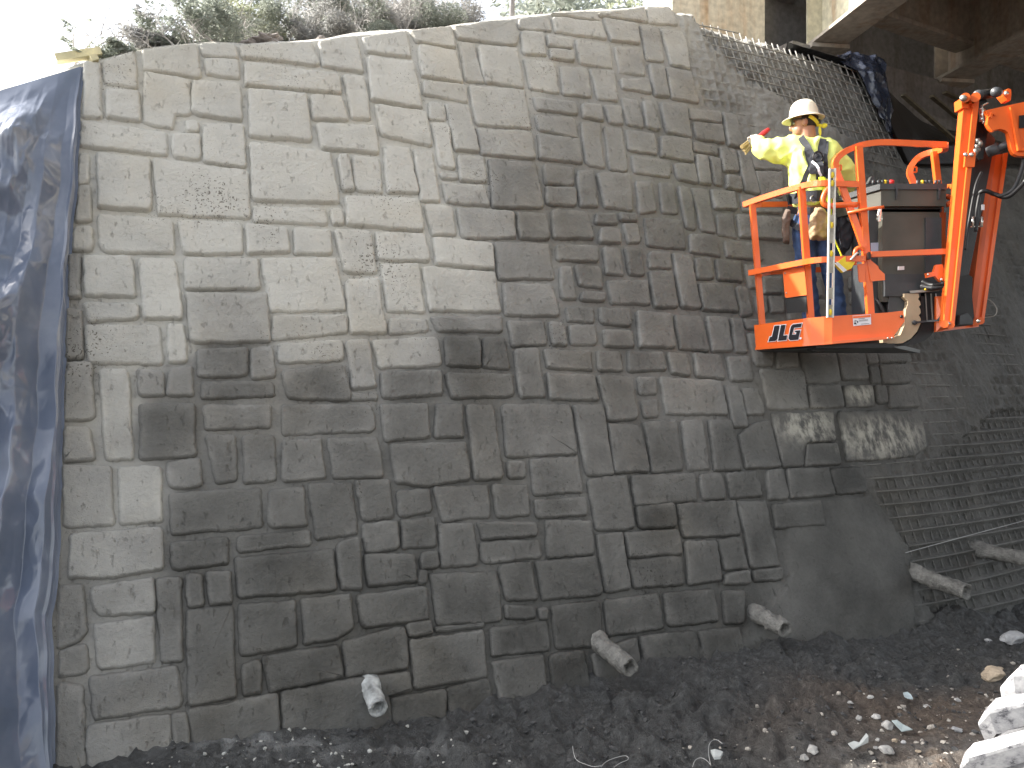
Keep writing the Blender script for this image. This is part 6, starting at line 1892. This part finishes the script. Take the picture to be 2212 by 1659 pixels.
# harness: straps hugging the back, dorsal pad and ring, waist belt
sh_bvh = None
from mathutils.bvhtree import BVHTree
sh_bvh = BVHTree.FromPolygons([v.co.copy() for v in sm_.vertices], [tuple(p.vertices) for p in sm_.polygons])
je_bvh = BVHTree.FromPolygons([v.co.copy() for v in jm.vertices], [tuple(p.vertices) for p in jm.polygons])
CAMP = Vector((0, 0, CAMZ))
def on_body(fx, fy, lift_=0.008):
    d = (at(fx, fy, 10) - CAMP).normalized()
    best = None
    for t in (sh_bvh, je_bvh):
        h = t.ray_cast(CAMP, d)
        if h[0] is not None and (best is None or h[3] < best[3]): best = h
    if best is None: return at(fx, fy, D0)
    return best[0] + best[1] * lift_
def strap(name, pts, wd, mat, parent=None, lift_=0.009, n=5):
    path = []
    for i in range(len(pts) - 1):
        for k in range(n):
            t = k / n
            path.append(on_body(pts[i][0] + (pts[i + 1][0] - pts[i][0]) * t, pts[i][1] + (pts[i + 1][1] - pts[i][1]) * t, lift_))
    path.append(on_body(*pts[-1], lift_))
    path = [sum((path[max(0, min(len(path) - 1, i + k))] for k in (-1, 0, 1)), Vector()) / 3 if 0 < i < len(path) - 1 else p for i, p in enumerate(path)]
    bm = bmesh.new()
    V = []
    m = len(path)
    for i, p in enumerate(path):
        t = (path[min(i + 1, m - 1)] - path[max(i - 1, 0)]).normalized()
        view = (p - CAMP).normalized()
        s_ = t.cross(view).normalized() * (wd / 2)
        o_ = view * -0.003
        V.append([bm.verts.new(p - s_ + o_), bm.verts.new(p + s_ + o_), bm.verts.new(p + s_ - o_ * 2), bm.verts.new(p - s_ - o_ * 2)])
    for i in range(m - 1):
        for k in range(4): bm.faces.new((V[i][k], V[i][(k + 1) % 4], V[i + 1][(k + 1) % 4], V[i + 1][k]))
    bm.faces.new(V[0]); bm.faces.new(V[-1][::-1])
    return mk(name, bm, mat, parent or man, False)
har = strap('harness_strap', [(1729, 297), (1739, 311), (1750, 330), (1760, 343)], 0.052, M_WEB)
strap('harness_strap', [(1778, 301), (1774, 318), (1768, 340)], 0.052, M_WEB)
strap('harness_strap', [(1742, 318), (1746, 335), (1750, 356), (1756, 372)], 0.045, M_WEB)
strap('harness_strap', [(1784, 306), (1782, 330), (1781, 352), (1779, 372)], 0.040, M_WEB)
strap('harness_strap', [(1752, 352), (1748, 368), (1738, 390), (1730, 408), (1722, 430)], 0.042, M_WEB)
strap('harness_strap', [(1778, 352), (1784, 372), (1790, 396), (1796, 425)], 0.040, M_WEB)
strap('dorsal_pad', [(1766, 330), (1764, 345), (1763, 360), (1763, 376)], 0.100, M_WEB, None, 0.016)
c_ = on_body(1763, 344, 0.035)
bm = bmesh.new(); tube(bm, [c_ + Vector((math.cos(a) * 0.036, 0, math.sin(a) * 0.042)) for a in np.linspace(0, 6.2, 20)], 0.006, 6); mk('back_ring', bm, M_BLACK, man, True)
strap('harness_tag', [(1772, 393), (1782, 392)], 0.05, M_LBLUE, None, 0.014, 2)
strap('back_label', [(1762, 380), (1779, 378)], 0.06, M_WEB, None, 0.010, 2)
strap('waist_belt', [(1700, 432), (1715, 428), (1740, 424), (1770, 422), (1805, 424)], 0.085, M_WEB, None, 0.014)
strap('tool_belt', [(1700, 452), (1722, 456), (1750, 458), (1780, 456), (1806, 452)], 0.055, M_WEB, None, 0.016)
strap('thigh_strap', [(1706, 478), (1722, 488), (1740, 500)], 0.05, M_WEB, None, 0.012)
c_ = on_body(1758, 428, 0.02)
bm = bmesh.new(); tube(bm, [c_ + Vector((math.cos(a) * 0.027, 0, math.sin(a) * 0.027)) for a in np.linspace(0, 6.2, 18)], 0.0035, 6); mk('belt_ring', bm, M_STEEL, man, True)
# pouches hang from the belt: things of their own
def pouch(name, pts, thick, mat, label, cat, amp=0.012, seed=1, lf=0.03):
    c3 = [on_body(x, y, lf) for x, y in pts]
    dm = min(p.y for p in c3)
    P3 = [at(x, y, dm) for x, y in pts]
    cen = sum(P3, Vector()) / len(P3)
    ms = []
    bm = bmesh.new()
    a = [bm.verts.new(p) for p in P3]; b_ = [bm.verts.new(cen + (p - cen) * 0.82 - YD * thick) for p in P3]
    bm.faces.new(a); bm.faces.new(b_[::-1])
    for i in range(len(a)): bm.faces.new((a[i], b_[i], b_[(i + 1) % len(a)], a[(i + 1) % len(a)]))
    me = remesh(bm_mesh(bm), 0.008, 6)
    wrinkle(me, amp, 14, seed, 0.8)
    return tag(link(name, me, mat, None, True), label, cat)
pouch('nail_bag', [(1758, 450), (1768, 447), (1777, 455), (1786, 482), (1790, 516), (1770, 523), (1748, 518), (1745, 500), (1748, 470)], 0.09, M_CANV, 'tan canvas nail bag hanging at the back of the worker in hi-vis', 'tool pouch', 0.014, 4)
pouch('tool_sheath', [(1696, 452), (1705, 450), (1706, 472), (1703, 500), (1704, 530), (1690, 527), (1687, 500), (1688, 472)], 0.05, M_BRWN, 'brown leather tool sheath on the left hip of the worker', 'tool pouch', 0.006, 6)
pouch('tool_bag', [(1806, 460), (1816, 466), (1836, 484), (1840, 505), (1832, 540), (1822, 552), (1810, 545), (1804, 500)], 0.08, M_WEB, 'black tool bag on the right hip of the worker', 'tool pouch', 0.012, 8)
# brush in the gloved hand: red handle, tan bristles
hx = wrL + Vector((-0.02, 0.05, 0.05))
pa, pb = at(1661, 279, hx.y), at(1626, 306, hx.y)
br = empty('masonry_brush', pb, 'masonry brush with red handle and tan bristles in the gloved hand', 'brush')
bm = bmesh.new(); tube(bm, [pa, pa * 0.65 + pb * 0.35, pa * 0.35 + pb * 0.65, pb], [0.017, 0.021, 0.015, 0.014], 8); mk('handle', bm, M_RED, br, True)
dr = (pb - pa).normalized()
bm = bmesh.new(); box(bm, pb + dr * 0.01, 0.05, 0.02, 0.07, dr, YD, dr.cross(YD)); mk('ferrule', bm, M_GALV, br)
bm = bmesh.new()
sdv = dr.cross(YD).normalized()
rb = random.Random(3)
for k in range(60):
    o_ = sdv * rb.uniform(-0.033, 0.033) + YD * rb.uniform(-0.012, 0.012)
    tube(bm, [pb + dr * 0.03 + o_, pb + dr * rb.uniform(0.085, 0.11) + o_ * 1.35 + Vector((0, 0, -0.01))], [0.0035, 0.002], 4)
mk('bristles', bm, simple('bristle', (0.50, 0.38, 0.18), 0.8, 0, 0.25, 30), br)
# fall-arrest lanyard from the back ring to the gate
ln = empty('lanyard', on_body(1764, 350, 0.04), 'bright yellow fall-arrest lanyard from the worker to the basket gate', 'lanyard')
lpath = smooth_path([on_body(1770, 384, 0.03), on_body(1773, 400, 0.05), on_body(1778, 425, 0.055), on_body(1784, 455, 0.12), at(1795, 490, 6.62), at(1806, 525, 6.45), at(1818, 552, 6.36), at(1821, 565, 6.30)], 6)
bm = bmesh.new()
tube(bm, lpath, 0.026, 6, sx=1.0, sy=0.22)
mk('webbing', bm, M_LANY, ln, False)
strap('tag', [(1762, 353), (1765, 372), (1767, 382)], 0.018, M_WHITE, ln, 0.05, 3)
bm = bmesh.new()
prism(bm, [at(1805, 569, 6.22), at(1826, 553, 6.22), at(1840, 556, 6.22), at(1847, 566, 6.22), at(1840, 579, 6.22), at(1822, 588, 6.22)], YD * 0.05)
mk('shock_pack', bm, M_YEL, ln, False, 0.012)
bm = bmesh.new()
prism(bm, [at(1803, 569, 6.215), at(1809, 566, 6.215), at(1829, 584, 6.215), at(1822, 588, 6.215)], YD * -0.006)
mk('pack_label', bm, M_WHITE, ln)
bm = bmesh.new(); tube(bm, smooth_path([at(1838, 562, 6.2), at(1846, 552, 6.2), at(1853, 546, 6.2)], 4), 0.010, 6); mk('snap_hook', bm, M_STEEL, ln, True)
# ------------------------------------------------------------------ drain pipes through the wall, rubble, tyre, scraps
M_PIPE = simple('mortar_crusted_pipe', (0.19, 0.185, 0.17), 0.9, 0, 0.4, 16, 0.9, 60)
M_PIPEW = simple('pale_pipe', (0.40, 0.41, 0.40), 0.8, 0, 0.6, 14, 0.8, 50)
M_HOLE = simple('pipe_bore', (0.02, 0.02, 0.02), 0.9)
def pipe(fx, fy, ln, r, label, mat, seed, droop=0.06, rag=0.012, lift_=0.0, endmat=None):
    b = wp(fx, fy)
    s_, _ = wall_uv([fx], [fy]); th = float(np.interp(s_[0], S_TAB, TH_TAB))
    d = Vector((math.sin(th), -math.cos(th), -droop)).normalized()
    root = empty('drain_pipe', b, label, 'pipe', 'weep pipes sticking out of the wall')
    bm = bmesh.new()
    a, c_ = frames([b, b + d])[0]
    prof = []
    n = 14
    st = [(-0.10, r * 1.25), (0.0, r * 1.25), (0.035, r * 1.08)] + [(ln * k / 12, r) for k in range(2, 13)] + [(ln + 0.004, r * 0.9), (ln - 0.005, r * 0.62), (ln - 0.12, r * 0.6)]
    rs = []
    for k, (t, rr) in enumerate(st):
        ring = []
        for j in range(n):
            an = 2 * math.pi * j / n
            nz = mnoise.noise(Vector((math.cos(an) * 2 + seed, math.sin(an) * 2, t * 22))) * rag + mnoise.noise(Vector((math.cos(an) * 6 + seed, math.sin(an) * 6, t * 60))) * rag * 0.6
            e = 0.02 * mnoise.noise(Vector((an * 1.3, seed, 0))) if t > ln * 0.95 else 0
            ring.append(bm.verts.new(b + d * (t + e) + a * (math.cos(an) * (rr + nz)) + c_ * (math.sin(an) * (rr + nz))))
        rs.append(ring)
    for i in range(len(rs) - 1):
        for j in range(n): bm.faces.new((rs[i][j], rs[i][(j + 1) % n], rs[i + 1][(j + 1) % n], rs[i + 1][j]))
    bm.faces.new(rs[-1])
    mk('tube', bm, mat, root, True)
    if endmat is not None:
        bm = bmesh.new(); tube(bm, [b + d * (ln - 0.03), b + d * (ln + 0.03)], r * 0.9, 14); mk('end_plug', bm, endmat, root, True)
    return root
pipe(800, 1484, 0.22, 0.055, 'stubby pipe splashed white and grey, the leftmost of the pipes in the wall', M_PIPEW, 1.0, 0.25, 0.010)
pipe(1291, 1386, 0.43, 0.060, 'mortar-crusted pipe sticking out low in the middle of the wall', M_PIPE, 2.0, 0.10)
pipe(1633, 1326, 0.32, 0.060, 'crusted pipe with an open bluish end below the basket', M_PIPE, 3.0, 0.08, 0.016)
pipe(1975, 1238, 0.46, 0.062, 'crusted pipe jutting from the dark corner near the mud', M_PIPE, 4.0, 0.12, 0.02)
pipe(2118, 1188, 0.62, 0.060, 'pipe with a pale cut end at the right edge of the wall', M_PIPE, 5.0, 0.04, 0.014, 0, M_PIPEW)

# string lines
M_STR = simple('pale_string', (0.36, 0.36, 0.35), 0.8)
bm = bmesh.new()
tube(bm, [wp(1956, 1194, 0.03), wp(2080, 1160, 0.09), wp(2260, 1112, 0.10)], 0.0035, 4)
tag(mk('string_line', bm, M_STR, None), 'taut pale string line over the lower wire mesh', 'string')
def gpt(fx, fy, lift_=0.0):
    """ground point seen at a frame position"""
    d = (at(fx, fy, 10) - Vector((0, 0, CAMZ)))
    lo, hi = 0.2, 1.2
    t = None
    for k in range(200):
        u = 0.15 + k * 0.006
        p = Vector((0, 0, CAMZ)) + d * u
        if p.z < gz(p.x, p.y): t = u; break
    if t is None: t = 0.6
    p = Vector((0, 0, CAMZ)) + d * t
    p.z = gz(p.x, p.y) + lift_
    return p
bm = bmesh.new()
def ring_wire(fpts):
    out = []
    for x, y in fpts:
        d = at(x, y, 10) - Vector((0, 0, CAMZ))
        out.append(Vector((0, 0, CAMZ)) + d * ((0.06 - CAMZ) / d.z))
    return smooth_path(out, 6)
tube(bm, ring_wire([(1237, 1612), (1240, 1630), (1246, 1642), (1262, 1650), (1282, 1656), (1298, 1654)]), 0.0018, 4)
tube(bm, ring_wire([(1298, 1656), (1310, 1645), (1326, 1638), (1345, 1633), (1355, 1634), (1356, 1641), (1340, 1648), (1326, 1657)]), 0.0018, 4)
tag(mk('tie_wire', bm, M_STR, None), 'loose curly tie wire on the mud below the middle pipe', 'wire')
bm = bmesh.new()
tube(bm, ring_wire([(1535, 1652), (1531, 1630), (1531, 1612), (1537, 1601), (1548, 1598), (1560, 1606)]), 0.0018, 4)
tube(bm, ring_wire([(1496, 1657), (1502, 1642), (1514, 1637), (1527, 1643), (1536, 1654)]), 0.0018, 4)
tag(mk('tie_wire', bm, M_STR, None), 'hooped tie wire standing beside the white scrap', 'wire')

# rubble: the pieces big enough to pick out
M_RW = simple('pale_rubble', (0.42, 0.41, 0.39), 0.9, 0, 0.25, 14, 0.7, 50)
M_RT = simple('tan_rock', (0.42, 0.34, 0.25), 0.9, 0, 0.3, 10, 0.7, 40)
M_RG = simple('grey_rubble', (0.40, 0.40, 0.40), 0.9, 0, 0.3, 12, 0.8, 40)
G4 = lambda x, y: (1659 + x / 4, 1244 + y / 4)
ROCKS = [  # close-up x, y of the foot, half width in px, height ratio, material, label
 (1965, 915, 125, .60, M_RT, 'big tan broken rock just above the tyre lugs'),
 (2150, 610, 120, .75, M_RG, 'large grey crumbly lump of rebound at the right edge'),
 (390, 1545, 70, .60, M_RW, 'smooth off-white cobble at the bottom, upper of a touching pair'),
 (325, 1610, 52, .60, M_RW, 'bluish white chunk touching the smooth cobble'),
 (785, 1268, 34, .85, M_RW, 'round grey white stone on the mud edge by itself'),
 (577, 1380, 30, .85, M_RW, 'small pale stone left of the curled paper scrap'),
 (1040, 1340, 62, .80, M_RW, 'pale rubble chunk under the flat white paper'),
 (948, 1352, 44, .55, M_RW, 'flat tan chip left of the paper-topped chunk'),
 (950, 1475, 24, .7, M_RW, 'small square stone between paper scrap and big cobble'),
 (1042, 1550, 72, .55, M_RW, 'rounded grey cobble near the bottom, the biggest between the scraps'),
 (1105, 1470, 30, .7, M_RT, 'tan stone resting above the rounded grey cobble'),
 (935, 1540, 30, .5, M_RW, 'low stone left of the rounded grey cobble'),
 (1178, 1490, 28, .6, M_RG, 'grey chip right of the rounded cobble'),
 (1375, 1180, 38, .55, M_RW, 'pale wedge-shaped stone alone on brown dirt'),
 (1645, 1115, 30, .6, M_RW, 'pale pebble beside the upper tyre lug'),
 (712, 1160, 30, .5, M_RW, 'angular pale flake on the mud ridge'),
 (890, 1095, 32, .5, M_RW, 'broken white flakes above the round stone'),
 (1300, 1560, 30, .5, M_RT, 'low tan stone near the bottom tyre lug'),
 (1640, 1400, 50, .5, M_RG, 'grey broken slab against the tyre'),
 (2005, 830, 40, .7, M_RT, 'tan lump behind the big broken rock'),
 (1910, 590, 36, .7, M_RG, 'dull brown stone left of the large grey lump'),
]
for i, (x, y, hw, hr, mt, lb) in enumerate(ROCKS):
    p = gpt(*G4(x, y))
    r = hw / 4 / FOC * p.y
    tag(lump('rock', p + Vector((0, r * 0.4, r * hr * 0.55)), r, r * 0.85, r * hr, mt, 50 + i, sub=3, rough=0.5, frq=1.6), lb, 'rock', 'rubble on the dirt')
# white scrap on the mud, pale blue chip, paper
def scrap(name, pts, mat, label, cat, th=0.004):
    c_ = gpt(sum(p[0] for p in pts) / len(pts), sum(p[1] for p in pts) / len(pts))
    P = []
    for x, y, l in pts:
        d = at(x, y, 10) - Vector((0, 0, CAMZ))
        P.append(Vector((0, 0, CAMZ)) + d * ((c_.z + 0.02 + l * 0.5 - CAMZ) / d.z))
    bm = bmesh.new()
    prism(bm, P, Vector((0, 0, th)))
    bm.normal_update()
    bmesh.ops.triangulate(bm, faces=bm.faces, ngon_method='EAR_CLIP')
    return tag(mk(name, bm, mat, None), label, cat)
M_PAP = simple('grey_white_paper', (0.42, 0.44, 0.43), 0.8, 0, 0.12, 12)
scrap('paper_scrap', [(1535, 1626, .02), (1545, 1624, .035), (1556, 1627, .02), (1562, 1630, .01), (1556, 1640, .01), (1543, 1641, .0)], M_PAP, 'white crumpled scrap lying in the mud near the hooped wire', 'scrap', 0.015)
scrap('paper_scrap', [(1832, 1608, .0), (1845, 1603, .02), (1856, 1606, .03), (1868, 1596, .05), (1871, 1586, .09), (1876, 1592, .09), (1876, 1604, .04), (1858, 1612, .02), (1843, 1620, .0)], M_PAP, 'curled pale bark-like scrap with a raised tip', 'scrap', 0.006)
scrap('paper_scrap', [(1926, 1558, .05), (1938, 1557, .06), (1950, 1566, .04), (1971, 1577, .02), (1948, 1581, .01), (1936, 1568, .05)], simple('pale_blue_paper', (0.38, 0.44, 0.44), 0.8), 'pale blue green paper draped over the rubble chunk', 'scrap', 0.005)
scrap('plastic_chip', [(1951, 1499, .01), (1960, 1497, .02), (1968, 1503, .02), (1972, 1511, .01), (1962, 1510, .01), (1954, 1506, .01)], simple('blue_chip', (0.42, 0.50, 0.52), 0.7), 'small pale blue chip halfway up the dirt slope', 'scrap', 0.008)

# gravel and crumbs: uncountable
V, F = [], []
rg = random.Random(11)
ico = bmesh.new(); bmesh.ops.create_icosphere(ico, subdivisions=1, radius=1.0)
iv = [v.co.copy() for v in ico.verts]; ifc = [[v.index for v in f.verts] for f in ico.faces]; ico.free()
def scatter(n, gen, rlo, rhi):
    global V, F
    Vl, Fl = [], []
    k = 0; tries = 0
    xs = []
    while len(xs) < n:
        xs.append(gen())
    zz = ground_z(np.array([a[0] for a in xs]), np.array([a[1] for a in xs]))
    for (x, y), z in zip(xs, zz):
        r = rlo + (rhi - rlo) * rg.random() ** 3
        sx_, sy_, sz_ = r * rg.uniform(.7, 1.3), r * rg.uniform(.7, 1.3), r * rg.uniform(.5, .9)
        b = len(Vl); sd = rg.uniform(0, 99)
        for v in iv:
            s_ = 1 + 0.75 * mnoise.noise(v * 1.7 + Vector((sd, 0, 0)))
            Vl.append((x + v.x * sx_ * s_, y + v.y * sy_ * s_, z + v.z * sz_ * s_ + r * 0.2))
        Fl += [tuple(a + b for a in f) for f in ifc]
    return Vl, Fl
def gen_dirt():
    while True:
        x, y = rg.uniform(0.3, 3.6), rg.uniform(3.9, 6.3)
        if rg.random() < min(1, max(0.03, (x - 0.9) * 0.5)) * min(1, max(0.05, (6.0 - y) * 0.7)): return x, y
def gen_mud():
    while True:
        x = rg.uniform(-2.0, 4.2); y = rg.uniform(4.2, 7.6)
        d = float(wall_line_dist(np.array([x]), np.array([y]))[0])
        if 0.05 < d < 2.2 and rg.random() < math.exp(-abs(d - 0.7) * 1.2): return x, y
def gen_pale():
    while True:
        x, y = rg.gauss(-1.2, 0.5), rg.gauss(4.62, 0.14)
        if y > 4.2: return x, y
a, b_ = scatter(700, gen_dirt, 0.003, 0.018)
tag(pymesh('gravel', a, b_, simple('gravel_mix', (0.36, 0.33, 0.29), 0.95, 0, 0.45, 9), None), kind='stuff')
a, b_ = scatter(1800, gen_mud, 0.004, 0.020)
tag(pymesh('mud_crumbs', a, b_, simple('mud_crumb', (0.066, 0.066, 0.066), 0.8, 0, 0.4, 12, 0.6, 60), None, False), kind='stuff')
a, b_ = scatter(150, gen_pale, 0.003, 0.016)
tag(pymesh('rebound_crumbs', a, b_, simple('rebound_crumb', (0.40, 0.40, 0.37), 0.95, 0, 0.4, 12), None), kind='stuff')

# ------------------------------------------------------------------ dusty tyre with chevron lugs
M_TYRE = simple('dusty_rubber', (0.10, 0.10, 0.105), 0.9, 0, 0.35, 18, 0.6, 70)
def dust_mat():
    m, t, b, N, L = nodes_of('white_dust_on_rubber')
    geo = N.new('ShaderNodeNewGeometry')
    n = N.new('ShaderNodeTexNoise'); n.inputs['Scale'].default_value = 26; n.inputs['Detail'].default_value = 8; n.inputs['Roughness'].default_value = 0.7
    L.new(geo.outputs['Position'], n.inputs['Vector'])
    r = ramp(N, [(0.38, (0.10, 0.10, 0.11)), (0.47, (0.34, 0.34, 0.35)), (0.62, (0.47, 0.47, 0.47))])
    L.new(n.outputs['Fac'], r.inputs['Fac']); L.new(r.outputs['Color'], b.inputs['Base Color'])
    b.inputs['Roughness'].default_value = 0.95
    bp = N.new('ShaderNodeBump'); bp.inputs['Strength'].default_value = 0.6; bp.inputs['Distance'].default_value = 0.006
    L.new(n.outputs['Fac'], bp.inputs['Height']); L.new(bp.outputs['Normal'], b.inputs['Normal'])
    return m
M_DUST = dust_mat()
TC = Vector((1.80, 2.41, 0.60)); TR = 0.56; TW = 0.52
AXL = Vector((0.53, -0.85, 0)).normalized()       # wheel axle; the left shoulder faces the wall
C1 = Vector((-AXL.y, AXL.x, 0))                   # horizontal rolling direction
def tyre_pt(u, a, rr): return TC + AXL * u + (C1 * math.cos(a) + up * math.sin(a)) * rr
tyre = empty('machine_tyre', TC, 'big off-road tyre with white-dusted chevron lugs in the lower right corner', 'tyre')
bm = bmesh.new()
prof = [(-0.20, 0.26), (-0.25, 0.34), (-0.265, 0.44), (-0.255, 0.51), (-0.22, 0.535), (0, 0.545), (0.22, 0.535), (0.255, 0.51), (0.265, 0.44), (0.25, 0.34), (0.20, 0.26)]
NS = 60; rs = [[bm.verts.new(tyre_pt(u, 2 * math.pi * k / NS, rr)) for k in range(NS)] for u, rr in prof]
for i in range(len(rs) - 1):
    for k in range(NS): bm.faces.new((rs[i][k], rs[i][(k + 1) % NS], rs[i + 1][(k + 1) % NS], rs[i + 1][k]))
mk('carcass', bm, M_TYRE, tyre, True)
bm = bmesh.new()
for sgn in (-1, 1):
    pr = [(0.19 * sgn, 0.262), (0.20 * sgn, 0.245), (0.12 * sgn, 0.22), (0.08 * sgn, 0.10), (0.10 * sgn, 0.0)]
    r2 = [[bm.verts.new(tyre_pt(u, 2 * math.pi * k / 30, rr)) for k in range(30)] for u, rr in pr]
    for i in range(len(r2) - 1):
        for k in range(30): bm.faces.new((r2[i][k], r2[i][(k + 1) % 30], r2[i + 1][(k + 1) % 30], r2[i + 1][k]))
bmesh.ops.remove_doubles(bm, verts=bm.verts, dist=0.0008)
mk('rim', bm, M_GALV, tyre, True)
NL = 25
def lug_mesh(a0, side):
    bm = bmesh.new()
    secs = []
    for k in range(9):
        t = k / 8
        u = -0.285 + t * 0.30
        a = a0 - 0.42 * t ** 1.15
        top_r = 0.605 if t > 0.12 else 0.560 + 0.045 * t / 0.12
        hw = 0.027 - 0.005 * t
        bot_r = 0.525 if t > 0.05 else 0.47
        s_ = []
        for (da, rr) in ((-hw * 1.6, bot_r), (-hw, top_r - 0.008), (-hw * 0.8, top_r), (hw * 0.8, top_r), (hw, top_r - 0.008), (hw * 1.6, bot_r)):
            s_.append(bm.verts.new(tyre_pt(u * side, a + da / 0.56, rr)))
        secs.append(s_)
    for i in range(8):
        for j in range(5): bm.faces.new((secs[i][j], secs[i][j + 1], secs[i + 1][j + 1], secs[i + 1][j]))
    bm.faces.new(secs[0][::-1]); bm.faces.new(secs[-1])
    return bm
for k in range(NL):
    mk('lug', lug_mesh(2 * math.pi * k / NL, 1), M_DUST, tyre, False)
    mk('lug', lug_mesh(2 * math.pi * (k + 0.5) / NL, -1), M_DUST, tyre, False)
